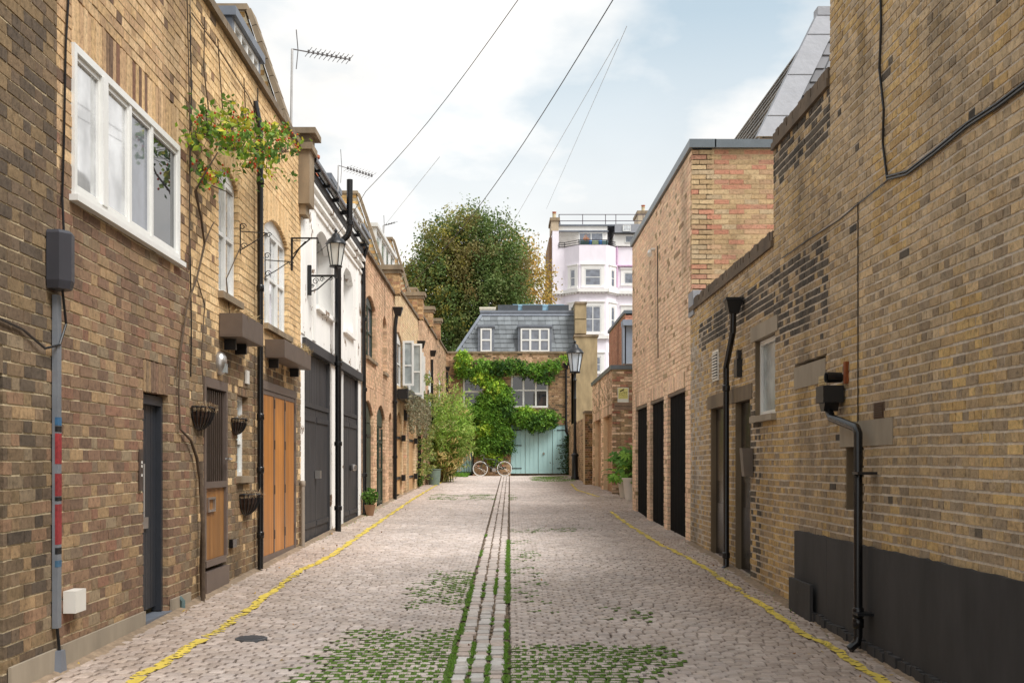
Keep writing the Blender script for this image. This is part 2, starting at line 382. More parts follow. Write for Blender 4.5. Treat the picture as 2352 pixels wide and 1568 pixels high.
def slab(P, u0, u1, v0, v1, ops, mat, parent, th=.25, body=0., g=.006, name='wall', bodymat=None):
    us = sorted({u0, u1} | {x for o in ops for x in (o.u0 - g, o.u1 + g) if u0 < x < u1}); vs = sorted({v0, v1} | {x for o in ops for x in (o.v0 - g, (o.top if o.sold else o.v1) + g) if v0 < x < v1} )
    m = MB()
    for i in range(len(us) - 1):
        uc = (us[i] + us[i + 1]) / 2; run = None
        for j in range(len(vs) - 1):
            vc = (vs[j] + vs[j + 1]) / 2
            solid = not any(o.u0 - g < uc < o.u1 + g and o.v0 - g < vc < (o.top if o.sold else o.v1) + g for o in ops)
            if solid: run = (run[0], vs[j + 1]) if run else (vs[j], vs[j + 1])
            if (not solid or j == len(vs) - 2) and run: m.box(P, us[i], us[i + 1], run[0], run[1], -th, 0); run = None
    for o in ops:       # reveals behind the soldier course
        if o.sold: m.box(P, o.u0 - g, o.u1 + g, o.v1 + .02, o.top + g, -th, -.10)
    if body: m.box(P, u0, u1, v0, v1 - .02, -th - body, -th - .12)
    return m.build(name, mat, parent)
def colfn(palettes, soot=None):
    """palettes: list of (weight function or None, palette); the last that applies wins by chance"""
    def f(u, v):
        p = palettes[0][1]
        for wf, q in palettes[1:]:
            if R.random() < wf(u, v): p = q
        c = R.choice(p); k = R.uniform(.9, 1.08) * BRK; mc = [sum(q[i] for q in p) / len(p) for i in range(3)]; c = [a * .58 + b * .42 for a, b in zip(c, mc)]; g_ = sum(c) / 3; c = [a * .76 + g_ * .24 for a in c]
        if soot:
            s = soot(u, v); k *= 1 - s
        return (c[0] * k, c[1] * k, c[2] * k)
    return f
def nz(u, v, s=1., o=0.): return noise.noise(Vector((u * s + o, v * s, o * 1.7))) * .5 + .5
# ---------------------------------------------------------------- building pieces
def window(P, u0, u1, v0, v1, parent, cols=1, rows=(), w=-.09, fw=.05, bar=.035, mat=None, glass=None, sill=None, arch=0., name='window', gd=.02, label=None, th=.05):
    mat = mat or M_WHITE; glass = glass or M_GLASS; m = MB()
    vt = v1 - arch
    m.box(P, u0, u1, v0, v0 + fw, w, w + th); m.box(P, u0, u1, vt - fw, vt, w, w + th)
    m.box(P, u0, u0 + fw, v0 + fw, vt - fw, w, w + th); m.box(P, u1 - fw, u1, v0 + fw, vt - fw, w, w + th)
    if arch:
        pts = [(u0, vt + .002)] + [(u0 + (u1 - u0) * k / 10, v1 - arch * (k / 5 - 1) ** 2 + .004) for k in range(11)] + [(u1, vt + .002)]
        m.poly(P, pts, w + .002, w + th + .004)
    us = [u0 + (u1 - u0) * k / cols for k in range(cols + 1)]; vs = [v0] + [v0 + (vt - v0) * r for r in rows] + [vt]
    for x in us[1:-1]: m.box(P, x - bar / 2 - .01, x + bar / 2 + .01, v0 + fw, vt - fw, w + .002, w + th + .006)
    for y in vs[1:-1]: m.box(P, u0 + fw, u1 - fw, y - bar / 2, y + bar / 2, w + .004, w + th - .004)
    o = m.build(name, mat, parent, label=label)
    for i in range(cols):
        for j in range(len(vs) - 1):
            a, b = us[i] + fw * (.9 if i == 0 else .6), us[i + 1] - fw * (.9 if i == cols - 1 else .6)
            g = MB().box(P, a, b, vs[j] + fw * (.9 if j == 0 else .4), vs[j + 1] - fw * (.9 if j == len(vs) - 2 else .4), w + .006 + R.uniform(0, .001), w + gd)
            g.build('pane', glass, o)
    if sill:
        MB().box(P, u0 - .05, u1 + .05, v0 - .07, v0 - .002, w, .06).build('sill', sill, o)
    return o
def planks(P, u0, u1, v0, v1, w, n, mat, parent, name='plank', gap=.006, th=.03):
    st = (u1 - u0) / n
    for k in range(n):
        MB().box(P, u0 + k * st + gap / 2, u0 + (k + 1) * st - gap / 2, v0, v1, w, w + th + R.uniform(0, .002)).build(name, mat, parent)
def coping(P, u0, u1, v, parent, w0=-.28, w1=.06, h=.07, mat=None, step=.6, name='coping'):
    m = MB(); x = u0
    while x < u1 - .01:
        e = min(x + step, u1); m.box(P, x + .003, e - .003, v, v + h + R.uniform(-.003, .003), w0, w1 + R.uniform(-.006, .006)); x = e
    return m.build(name, mat or M_COPING, parent)
def pipe(pts, r, parent, collars=(), mat=None, name='downpipe', hopper=None, P=None):
    m = MB(); m.tube(pts, r, 12); o = m.build(name, mat or M_PIPE, parent, smooth=True)
    for c in collars:
        k = MB(); c = Vector(c); k.tube([c - Vector((0, 0, .04)), c - Vector((0, 0, .03)), c + Vector((0, 0, .03)), c + Vector((0, 0, .04))], [r * 1.05, r * 1.3, r * 1.3, r * 1.05], 12)
        k.build('collar', mat or M_PIPE, o, smooth=True)
    return o
def hopper(c, s, parent, mat=None):
    x, y, z = c; m = MB(); a, b = s * .5, s * .3
    q = [(x - b, y - b, z - s * .8), (x + b, y - b, z - s * .8), (x + b, y + b, z - s * .8), (x - b, y + b, z - s * .8), (x - a, y - a, z), (x + a, y - a, z), (x + a, y + a, z), (x - a, y + a, z)]
    m.hexa(q); m.cube(x - a - .01, x + a + .01, y - a - .01, y + a + .01, z, z + .03)
    return m.build('hopper', mat or M_BLACKIRON, parent)
LEAFK = 1.12
def leaves(name, pts, sizes, cols, parent=None, mat=None, aspect=.6, down=.0, nrm=None, **kw):
    """one leaf-shaped quad per point"""
    pts = np.asarray(pts, float); n = len(pts); S = np.asarray(sizes, float).reshape(-1, 1) * np.ones((n, 1))
    a = NR.normal(size=(n, 3)); a[:, 2] -= down; a /= np.linalg.norm(a, axis=1, keepdims=True)
    b = NR.normal(size=(n, 3)) if nrm is None else np.asarray(nrm) + NR.normal(size=(n, 3)) * .55
    b = np.cross(a, b); b /= np.linalg.norm(b, axis=1, keepdims=True) + 1e-9; c = np.cross(a, b)
    mid = pts + c * S * .08
    V = np.stack([pts - a * S * .5, mid + b * S * aspect * .5, pts + a * S * .5, mid - b * S * aspect * .5], 1)
    o0 = WL[parent.name] if parent is not None else Vector(kw.pop('loc', (0, 0, 0)))
    V = V - np.array(o0)
    me = fastmesh(name, V, np.arange(n * 4).reshape(-1, 4), np.minimum(.8, np.repeat(np.asarray(cols, float) * LEAFK, 4, 0))); me.materials.append(mat or M_LEAF)
    o = D.objects.new(name, me); link(o, parent, o0); tag(o, **kw); return o
def textobj(txt, P, u, v, w, size, mat, parent, name='lettering'):
    cu = D.curves.new(name, 'FONT'); cu.body = txt; cu.size = size; cu.align_x = 'CENTER'; cu.align_y = 'CENTER'; cu.extrude = .002; cu.materials.append(mat)
    tmp = D.objects.new(name, cu); me = D.meshes.new_from_object(tmp); D.objects.remove(tmp)
    o = D.objects.new(name, me); rz = math.atan2(P.u.y, P.u.x); link(o, parent, P.pt(u, v, w)); o.rotation_euler = (math.radians(90), 0, rz); return o
# ================================================================ the places
PLf = PL((-2.8, 0), (-2.8, 60), 1)                       # left-hand fronts
PS = PL((-2.8, 30), (-2.54, 53), 1, 30.)                 # the far left fronts close in slightly
PR = PL((2.85, 0), (2.85, 60), -1)                       # right-hand walls
PG = PL((2.97, 0), (2.97, 60), -1)                       # garage block
PE = PL((0, 53.), (10, 53.), 1)                          # house across the end

# ---------------------------------------------------------------- ground
g = MB(); xs = [-90, -30, -6, -3.2, -2.9] + [-2.8 + .25 * i for i in range(24)] + [3.2, 5, 10, 30, 90]; ys = [-30, 0, 2, 4] + [5 + .75 * i for i in range(66)] + [60, 90, 160, 400]
vs = [(x, y, gz(x, y) - .022 if -3.2 < x < 3.6 and 4 < y < 53.4 else gz(max(-2.9, min(3.1, x)), y) - .03) for y in ys for x in xs]
nx = len(xs); g.add(vs, [(j * nx + i, j * nx + i + 1, (j + 1) * nx + i + 1, (j + 1) * nx + i) for j in range(len(ys) - 1) for i in range(nx - 1)])
t = NT('joint_sand'); a = t.noise(40, 5, .7); b = t.noise(.8, 4)
t.base(t.mul(t.mul(t.ramp(a, [(.3, .6), (.7, 1.1)]), rgb(104, 90, 74)), t.ramp(b, [(.35, .75), (.65, 1.05)]))); t.b.inputs['Roughness'].default_value = 1; t.bump(a, .6, .004)
ground = g.build('ground', t.m, smooth=False); tag(ground, kind='structure')
# drain channel and field of setts
def dc(Y): return -.15 + (Y - 7.4) * .0071
def line_x(poly, Y):
    for (xa, ya), (xb, yb) in zip(poly, poly[1:]):
        if ya <= Y <= yb: return xa + (xb - xa) * (Y - ya) / (yb - ya)
YL = sorted([gpx(*p) for p in [(250, 1600), (301, 1568), (525.6, 1431.6), (689.7, 1310.5), (756, 1279), (861.6, 1205), (947.5, 1146.4), (1010, 1109), (1049, 1091)]], key=lambda p: p[1])
YR = sorted([gpx(*p) for p in [(2090, 1610), (2031, 1568), (1899, 1479), (1837.6, 1451), (1774, 1404), (1641.5, 1318), (1512.6, 1248), (1403, 1174)]], key=lambda p: p[1])
YR2 = sorted([gpx(*p) for p in [(1376, 1140.6), (1325, 1125), (1311.5, 1110.5)]], key=lambda p: p[1])
def green(X, Y):
    d = X - dc(Y); g = 0.; n = nz(X, Y, 1.3, 3.)
    if -1.6 < d < -.17 and Y < 9.4: g = max(g, .95 * sm01((1.35 + d) / .7) * sm01((9.25 - Y) / .6) * (1.25 - .2 * (Y < 7)))
    if .17 < d < 1.7 and Y < 8.7: g = max(g, 1.15 * sm01((1.62 - d - (8.2 - Y) * .35) / .5) * sm01((8.6 - Y) / .4))
    if -.95 < d < -.17 and 9.9 < Y < 13.6: g = max(g, .72 * sm01((.95 + d) / .5) * sm01((13.6 - Y) / .8) * sm01((Y - 9.9) / .5))
    if .17 < d < .6 and 10 < Y < 21: g = max(g, .28 * (n > .52))
    if .17 < d < 1.6 and 19.2 < Y < 20.2: g = max(g, .35 * (n > .5))
    if -2.0 < d < .4 and 30 < Y < 33.5: g = max(g, .45 * (n > .42))
    if 1.2 < X < 2.7 and 44.5 < Y < 51: g = max(g, .85 * (n > .5))
    if 1.0 < d < 1.4 and 9.6 < Y < 10.4: g = max(g, .25)
    return g * (.45 + .9 * nz(X, Y, 3.7, 9.))
FC = [rgb(*c, 1.03) for c in [(204, 192, 184), (194, 180, 172), (214, 202, 196), (180, 166, 156), (200, 186, 174), (188, 178, 174), (168, 154, 144), (220, 210, 204)]]
FM = tuple(sum(c[i] for c in FC) / len(FC) for i in range(3))
DC = [rgb(*c, .98) for c in [(214, 210, 206), (204, 198, 192), (196, 184, 176), (222, 220, 216), (206, 190, 180)]]
setts = []; mosscells = []; Y = 5.6; k = 0
def wob(X, Y): return .012 * math.sin(X * 1.9 + Y * .31) + .05 * (noise.noise(Vector((X * .5, Y * .2, 4.2))))
while Y < 53.0:
    pit = .086 * R.uniform(.95, 1.05)
    for side in (-1, 1):
        X = dc(Y) + side * .195 + side * ((k % 2) * .052 + R.uniform(0, .01)); lim = 2.78 if side < 0 else 3.2 if Y < 18 or Y > 26 else 3.1
        if k % 2: X -= side * .052
        first = True
        while abs(X) < lim:
            wdt = R.uniform(.096, .112) * (.55 if first and k % 2 else 1); first = False; a, b = (X, X + wdt * side) if side > 0 else (X - wdt, X)
            xc = (a + b) / 2; gr = green(xc, Y); gy = gz(xc, Y)
            mossy = gr > .06 and R.random() < gr * 1.15
            jw = R.uniform(.009, .015) if mossy else R.uniform(.0045, .009); jy = R.uniform(.005, .010) if mossy else R.uniform(.0006, .002)
            c = R.choice(FC); c = tuple(.45 * a_ + .55 * b_ for a_, b_ in zip(c, FM)); kk = R.uniform(.92, 1.06) * (.92 + .16 * nz(xc, Y, .55, 1.))
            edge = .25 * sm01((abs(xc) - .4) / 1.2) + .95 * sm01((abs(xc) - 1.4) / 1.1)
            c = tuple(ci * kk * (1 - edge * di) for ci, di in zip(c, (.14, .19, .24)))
            y0 = Y + wob(xc, Y)
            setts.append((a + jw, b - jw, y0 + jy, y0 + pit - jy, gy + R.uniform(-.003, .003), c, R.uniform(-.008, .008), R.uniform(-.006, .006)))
            if mossy: mosscells.append((a, b, y0, y0 + pit, gy, gr))
            X += side * (wdt + .003)
    Y += pit; k += 1
for kcol in (-1, 0, 1):
    Y = 5.6 + R.uniform(0, .1)
    while Y < 52.8:
        ln = R.uniform(.10, .19); c0 = dc(Y) + kcol * .118 + R.uniform(-.006, .006); c = R.choice(DC); kk = R.uniform(.9, 1.06)
        far = sm01((Y - 7) / 8); c = tuple(a_ * (1 - far) + b_ * far for a_, b_ in zip(c, FC[0])); setts.append((c0 - .048 + R.uniform(-.008, .006), c0 + .048 + R.uniform(-.006, .008), Y + .011, Y + ln - .012, gz(c0, Y) + .002 + R.uniform(-.006, .006), tuple(ci * kk for ci in c), 0., R.uniform(-.01, .01)))
        Y += ln
t = NT('sett_stone')
def settmat(name, src):
    t = NT(name)
    c = t.n('ShaderNodeObjectInfo').outputs['Color'] if src == 'obj' else t.n('ShaderNodeVertexColor', layer_name='Col').outputs[0]
    n1 = t.noise(70, 5, .7); n2 = t.noise(14, 4, .6); n3 = t.noise(.6, 4, .6)
    c = t.mul(c, t.ramp(n1, [(.3, .86), (.7, 1.1)])); c = t.mul(c, t.ramp(n2, [(.3, .88), (.65, 1.06)])); c = t.mul(c, t.ramp(n3, [(.3, .80), (.6, 1.05)])); st = t.noise(2.6, 7, .7); c = t.mul(c, t.ramp(st, [(.34, .80), (.44, 1.)]))
    t.base(c); t.b.inputs['Roughness'].default_value = .72; t.b.inputs['Specular IOR Level'].default_value = .35; t.bump(n1, .6, .004); return t.m
MS_O, MS_A = settmat('sett_single', 'obj'), settmat('sett_mass', 'att')
def settgeo(a, b, c, d, z, tx, ty, ox=0, oy=0, oz=0):
    i1, i2 = min(.006, (b - a) * .08), min(.018, (b - a) * .2); h = .006
    V = []
    for (ins, zz) in ((0, -.03), (0, -h), (i1 * 1.0, -.0015), (i2, .001)):
        for (x, y) in ((a + ins, c + ins * .8), (b - ins, c + ins * .8), (b - ins, d - ins * .8), (a + ins, d - ins * .8)):
            V.append((x - ox, y - oy, z + zz + tx * (x - (a + b) / 2) * 2 + ty * (y - (c + d) / 2) * 2 - oz))
    return V
SF = [tuple(r * 4 + q for q in (i, (i + 1) % 4, (i + 1) % 4 + 4, i + 4)) for r in range(3) for i in range(4)] + [(12, 13, 14, 15)]
def settsize(s):
    q = proj((s[0], s[2], s[4])); p = proj((s[1], s[3], s[4]))
    if not q or not p or q[1] > 1568 or q[0] < 0 or p[0] > 2352: return 0
    return abs(p[0] - q[0]) * abs(p[1] - q[1])
order = sorted(range(len(setts)), key=lambda i: -settsize(setts[i])); pick = set(order[:300])
SU = []
for k in range(6):
    me = D.meshes.new('sett'); V = settgeo(-.5, .5, -.5, .5, 0, 0, 0)
    V = [(x + R.uniform(-.04, .04) * (z > -.02), y + R.uniform(-.05, .05) * (z > -.02), z) for x, y, z in [((x), (y), z) for x, y, z in V]]
    # inset rings scaled for a unit stone
    V = [(( -1 if x < 0 else 1) * (.5 - ins) + R.uniform(-.02, .02), (-1 if y < 0 else 1) * (.5 - ins) + R.uniform(-.025, .025), z) for (x, y, z), ins in zip(V, [0] * 8 + [.06] * 4 + [.17] * 4)]
    me.from_pydata(V, [], SF); me.materials.append(MS_O); SU.append(me)
for i in pick:
    a, b, c, d, z, col, tx, ty = setts[i]; o = D.objects.new('sett', SU[R.randrange(6)]); o.color = (*col, 1); o.location = ((a + b) / 2, (c + d) / 2, z); o.scale = (b - a, d - c, 1)
    o.rotation_euler = (ty * 2, -tx * 2, 0); o.parent = ground; COL.objects.link(o)
rest = [setts[i] for i in range(len(setts)) if i not in pick]
A = np.array([[s[0], s[1], s[2], s[3], s[4], s[6], s[7]] for s in rest]); n = len(A); V = np.zeros((n, 16, 3))
for r, (ins, zz) in enumerate(((0, -.03), (0, -.007), (.006, -.0015), (.017, .001))):
    for q, (sx, sy) in enumerate(((0, 0), (1, 0), (1, 1), (0, 1))):
        V[:, r * 4 + q, 0] = np.where(sx, A[:, 1] - ins, A[:, 0] + ins); V[:, r * 4 + q, 1] = np.where(sy, A[:, 3] - ins * .8, A[:, 2] + ins * .8)
        V[:, r * 4 + q, 2] = A[:, 4] + zz + A[:, 5] * (V[:, r * 4 + q, 0] - (A[:, 0] + A[:, 1]) / 2) * 2 + A[:, 6] * (V[:, r * 4 + q, 1] - (A[:, 2] + A[:, 3]) / 2) * 2
V[:, 4:, :2] += NR.uniform(-.002, .002, (n, 12, 2))
Q = (np.arange(n) * 16)[:, None, None] + np.array(SF)[None]
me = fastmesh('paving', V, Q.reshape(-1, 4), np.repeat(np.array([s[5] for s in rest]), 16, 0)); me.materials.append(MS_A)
o = D.objects.new('setts', me); o['kind'] = 'stuff'; o.parent = ground; COL.objects.link(o)
# yellow lines: paint that clings to the stones
t = NT('yellow_road_paint'); n_ = t.noise(26, 6, .75); n2_ = t.noise(3.5, 4, .6); c = t.mul(t.ramp(n2_, [(.3, .72), (.7, 1.05)]), rgb(228, 202, 84)); t.base(t.mix(t.ramp(n_, [(.55, 0.), (.65, .8)]), c, rgb(168, 146, 108))); t.b.inputs['Roughness'].default_value = .8; t.bump(n_, .6, .004); YM = t.m
for poly, hw in ((YL, .046), (YR, .043), (YR2, .045)):
    m = MB(); y = max(5.7, poly[0][1]); prev = None; e = [0, 0]
    while y < poly[-1][1]:
        lx = line_x(poly, y) + .010 * math.sin(y * 5.1) + .008 * math.sin(y * 13.7)
        for i in (0, 1): e[i] = e[i] * .82 + R.uniform(-.006, .005)
        xs_ = [lx - hw - e[0], lx - hw * .36 + R.uniform(-.006, .006), lx + hw * .36 + R.uniform(-.006, .006), lx + hw + e[1]]
        row = [(x, y, gz(x, y) + .0055) for x in xs_]
        if prev:
            wear = nz(y * .8, 1.3, 1.4, lx)
            for i in range(3):
                if R.random() < (.45 if wear < .42 else .13) * (1.5 if i != 1 else .7): continue
                m.add([prev[i], prev[i + 1], row[i + 1], row[i]], [(0, 1, 2, 3)])
        prev = row; y += .024 if y < 20 else .06
    o = m.build('yellow_line', YM); tag(o, kind='structure')
# moss and grass in the joints
m = MB()
for kx in (-.178, -.059, .059, .178):
    y = 5.7
    while y < 52: x = dc(y) + kx; w = R.uniform(.008, .016); zz = gz(x, y) - R.uniform(.004, .012); m.add([(x - w, y, zz), (x + w, y, zz), (x + w, y + .11, zz), (x - w, y + .11, zz)], [(0, 1, 2, 3)]); y += R.uniform(.1, .16)
tag(m.build('channel_silt', plain('channel_dirt', rgb(140, 122, 102), .95, var=.4, scale=30, bump=.6)), kind='stuff')
MG = plain('moss', rgb(100, 130, 50), .95, var=.5, scale=60, bump=.8)
m = MB(); blades = []
def moss(a, b, c, d, z):
    j = lambda s=.01: R.uniform(-s, s)
    q = [(a + j(), c + j(), z), (b + j(), c + j(), z), (b + j(), d + j(), z), (a + j(), d + j(), z)]
    m.add(q + [((a + b) / 2 + j(), (c + d) / 2 + j(), z + .004)], [(0, 1, 4), (1, 2, 4), (2, 3, 4), (3, 0, 4)])
for a, b, c, d, z, gr in mosscells:
    e = R.uniform(.010, .020); moss(b - e, b + e, c - .004, d + .004, z - .001)
    if R.random() < .7: moss(a - .005, b + .005, c - R.uniform(.008, .012), c + R.uniform(.008, .012), z - .001)
    if R.random() < .35: x_ = R.uniform(a, b - .03); moss(x_, x_ + R.uniform(.03, .05), c - .014, c + .02, z + .001)
    for _ in range(int(15 * gr)):
        if R.random() < .45: x, y = R.uniform(a, b), c + R.uniform(-.008, .008)
        else: x, y = b + R.uniform(-.014, .014), R.uniform(c, d)
        blades.append((x, y, z - .004, R.uniform(.008, .022)))
Y = 6.
while Y < 45:
    for kx, prob in ((-.178, lambda y: .95 if y < 9.7 or 10.4 < y < 13.8 else .55 if y < 19 else .3), (-.059, lambda y: .8 if y < 8.6 or 11 < y < 13 else .4 if y < 19 else .15),
                     (.059, lambda y: .9 if y < 8.6 or 10.8 < y < 13.4 else .45 if y < 19 else .2), (.178, lambda y: 1. if y < 9.6 or 10.6 < y < 17.6 else .1 if y < 24 else .25 if 29 < y < 34 else .05)):
        if nz(Y, kx * 9, 1.7, 5.) * 1.35 + .05 < prob(Y) + (.2 if kx > .1 else 0) and R.random() < prob(Y) * .9:
            x = dc(Y) + kx; wd = R.uniform(.010, .026) + (.012 if kx > .1 and Y > 10 else 0); moss(x - wd, x + wd, Y - .01, Y + .08, gz(x, Y) + .002)
            for _ in range(30 if Y < 20 else 8): blades.append((x + R.gauss(0, wd * .5), Y + R.uniform(0, .07), gz(x, Y) - .003, R.uniform(.010, .026)))
    Y += .07
tag(m.build('moss', MG), kind='stuff')
for X0, X1, Y0, Y1, nb, hh in ((1.3, 2.85, 43.5, 50.5, 1300, .07), (-2.75, -1.5, 50.5, 52.6, 1100, .22), (-2.8, -2.62, 17, 29, 160, .05), (2.5, 2.85, 9, 17, 90, .03)):
    for _ in range(nb):
        x, y = R.uniform(X0, X1), R.uniform(Y0, Y1)
        if nz(x, y, 1.5, 2.) > .38: blades.append((x, y, gz(x, y), R.uniform(.4, 1.) * hh))
B = np.array(blades); n = len(B); th = NR.uniform(0, 6.283, n); wd = .0022 + B[:, 3] * .07; dx, dy = np.cos(th) * wd, np.sin(th) * wd; lx, ly = NR.normal(size=n) * B[:, 3] * .45, NR.normal(size=n) * B[:, 3] * .45
V = np.stack([np.stack([B[:, 0] - dx, B[:, 1] - dy, B[:, 2]], 1), np.stack([B[:, 0] + dx, B[:, 1] + dy, B[:, 2]], 1), np.stack([B[:, 0] + lx, B[:, 1] + ly, B[:, 2] + B[:, 3]], 1)], 1)
C = 1.25 * np.array([rgb(*c) for c in [(96, 140, 44), (84, 128, 38), (120, 160, 60), (76, 114, 34), (110, 142, 56)]])[NR.randint(0, 5, n)]
me = fastmesh('grass', V, np.arange(n * 3).reshape(-1, 3), np.repeat(C, 3, 0)); me.materials.append(M_LEAF); o = D.objects.new('grass', me); COL.objects.link(o); tag(o, kind='stuff')

# ================================================================ LEFT ROW
HO = 'brick mews houses along the lane'
# colours
P_DK = pal((98, 82, 62), (120, 98, 70), (80, 70, 60), (106, 84, 62), (136, 108, 72), (74, 66, 60), (144, 116, 72), (110, 90, 70))
P_RB = pal((126, 96, 70), (120, 88, 66), (140, 108, 76), (104, 82, 64), (150, 118, 82), (132, 98, 74), (112, 88, 68), (142, 94, 68))
P_YB = pal((204, 164, 106), (218, 178, 120), (194, 152, 98), (172, 134, 94), (212, 170, 104), (188, 146, 100), (224, 186, 130))
P_WY = pal((236, 194, 128), (222, 178, 112), (240, 202, 138), (206, 164, 106), (228, 186, 120), (214, 172, 104))
P_LB = pal((146, 116, 76), (160, 126, 80), (128, 104, 76), (172, 136, 84), (112, 96, 80), (150, 108, 76), (136, 120, 92))
P_OR = pal((218, 178, 134), (226, 184, 140), (210, 166, 120), (202, 158, 114), (222, 172, 128), (214, 160, 120))
P_PY = pal((218, 188, 138), (210, 178, 126), (222, 194, 146), (200, 166, 118), (214, 180, 120))
P_TN = pal((198, 160, 116), (188, 150, 108), (176, 138, 98), (206, 170, 126), (184, 140, 108))
P_RE = pal((158, 80, 56), (166, 92, 62))
def house(name_label, loc, group=HO, name='mews_house'): return thing(name, name_label, 'house', loc, group)
def mansard(P, u0, u1, v, back, rise, parent, w=-.3, mat=None, n=None):
    m = MB(); q = [P.pt(u0, v, w), P.pt(u1, v, w), P.pt(u1, v + rise, w - back), P.pt(u0, v + rise, w - back)]
    b = [P.pt(u0, v, w - 5), P.pt(u1, v, w - 5), P.pt(u1, v + rise, w - 5), P.pt(u0, v + rise, w - 5)]
    m.add(q + b, [(0, 1, 2, 3), (3, 2, 6, 7), (0, 3, 7, 4), (1, 5, 6, 2)], rgb(118, 122, 126)); r = m.build('roof', mat or M_SLATE, parent)
    if rise > .5:           # slate courses, each lapping the one below
        m = MB(); L = math.hypot(back, rise); k = 0; s = .22
        while (k + 1) * s < L:
            f0, f1 = k * s / L, (k + 1) * s / L; x = u0 - R.uniform(0, .15) + .02
            while x < u1 - .05:
                a, b_ = max(u0, x), min(u1, x + .28); kk = R.uniform(.75, 1.1); c = rgb(122 * kk, 126 * kk, 130 * kk)
                m.hexa([P.pt(a + .003, v + rise * f0, w - back * f0 - .005), P.pt(b_ - .003, v + rise * f0, w - back * f0 - .005), P.pt(b_ - .003, v + rise * f0, w - back * f0 + .022), P.pt(a + .003, v + rise * f0, w - back * f0 + .022),
                        P.pt(a + .003, v + rise * f1, w - back * f1 - .005), P.pt(b_ - .003, v + rise * f1, w - back * f1 - .005), P.pt(b_ - .003, v + rise * f1, w - back * f1 + .008), P.pt(a + .003, v + rise * f1, w - back * f1 + .008)], c)
                x += .28
            k += 1
        m.build('slates', M_SLATE, r)['kind'] = 'stuff'
    return r
def party(P, u, v, back, rise, parent, th=.24, w0=-.12, cap=True, colf=None, wname='party_wall'):
    m = MB(); top = v + rise; u0, u1 = u - th / 2, u + th / 2
    pts = [(w0, v - .3), (w0, v), (w0 - back, top), (w0 - back - 2.2, top), (w0 - back - 2.2, v - .3)]
    n = len(pts); q = [P.pt(u0, z, w) for w, z in pts] + [P.pt(u1, z, w) for w, z in pts]
    m.add(q, [tuple(range(n)), tuple(range(2 * n - 1, n - 1, -1))] + [(i, (i + 1) % n, n + (i + 1) % n, n + i) for i in range(n)])
    o = m.build(wname, M_MORT['buff'], parent)
    # bricks on the face that looks up the lane
    PF = PL((P.pt(u0, 0).x, P.pt(u0, 0).y), (P.pt(u0, 0).x + P.n.x, P.pt(u0, 0).y + P.n.y), -1 if P.n.x < 0 else 1)
    sgn = 1
    m = MB(); z = v
    i = 0
    while z + .08 < top:
        wl = w0 - back * max(0, (z + .08 - v) / rise); x = wl - (.11 if i % 2 else .0)
        while x > w0 - back - 2.2 + .2:
            c = R.choice(colf or P_TN); kk = R.uniform(.75, 1.05)
            q = [P.pt(u0 + a, b, x_) for b in (z + .005, z + .075) for a, x_ in ((-.008, x - .215), (.05, x - .215), (.05, x), (-.008, x))]
            m.hexa(q, tuple(ci * kk for ci in c)); x -= .225
        z += .08; i += 1
    m.build('brickwork', M_BA, o)['kind'] = 'stuff'
    if cap:
        m = MB(); k = 8
        for j in range(k):
            f0, f1 = j / k, (j + 1) / k; a0, a1 = w0 + .03 - back * f0, w0 + .03 - back * f1; z0, z1 = v + rise * f0 + .01, v + rise * f1
            m.hexa([P.pt(u0 - .05, z0, a0), P.pt(u1 + .05, z0, a0), P.pt(u1 + .05, z0 + .02, a0 + .07), P.pt(u0 - .05, z0 + .02, a0 + .07), P.pt(u0 - .05, z1, a1), P.pt(u1 + .05, z1, a1), P.pt(u1 + .05, z1 + .02, a1 + .07), P.pt(u0 - .05, z1 + .02, a1 + .07)])
        m.box(P, u0 - .06, u1 + .06, top, top + .08, w0 - back - 2.2, w0 - back + .05); m.build('coping', M_STONE, o)
    return o
def dormer(P, u0, u1, v0, v1, wf, depth, parent, cols=3, rows=(), mat=None, cheek=None, fh=.10):
    m = MB(); m.box(P, u0, u1, v0, v1, wf - depth, wf - .07); m.box(P, u0 - .05, u1 + .05, v1, v1 + fh, wf - depth, wf + .04)
    m.box(P, u0, u0 + .1, v0, v1, wf - .07, wf - .01); m.box(P, u1 - .1, u1, v0, v1, wf - .07, wf - .01)
    o = m.build('dormer', cheek or M_LEAD, parent)
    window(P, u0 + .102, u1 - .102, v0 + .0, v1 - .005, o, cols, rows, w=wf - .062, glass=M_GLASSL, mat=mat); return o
def pier(P, u, v0, v1, parent, w=.16, th=.42, cap=.12, colf=None):
    m = MB(); o = m.box(P, u - th / 2, u + th / 2, v0, v1, -.34, w).build('pier', M_MORT['buff'], parent); b = MB(); z = v0; i = 0
    while z + .07 < v1:
        for k in range(3):
            a0 = u - th / 2 + k * th / 3; c = R.choice(colf or P_TN); kk = R.uniform(.6, .95); b.box(P, a0 + .004, a0 + th / 3 - .004, z, z + .07, w - .03, w + .008, tuple(x * kk for x in c))
        x = w + .006; 
        for k in range(3):
            c = R.choice(colf or P_TN); kk = R.uniform(.6, .95); b.box(P, u - th / 2 - .008, u - th / 2 + .03, z, z + .07, x - .16, x - .004, tuple(q * kk for q in c)); x -= .166
        z += .08
    b.build('brickwork', M_BA, o)['kind'] = 'stuff'
    c = MB(); c.box(P, u - th / 2 - .07, u + th / 2 + .07, v1, v1 + cap, -.40, w + .09); c.box(P, u - th / 2 - .03, u + th / 2 + .03, v1 - .09, v1 - .002, -.36, w + .045); c.build('pier_cap', M_STONE, o); return o

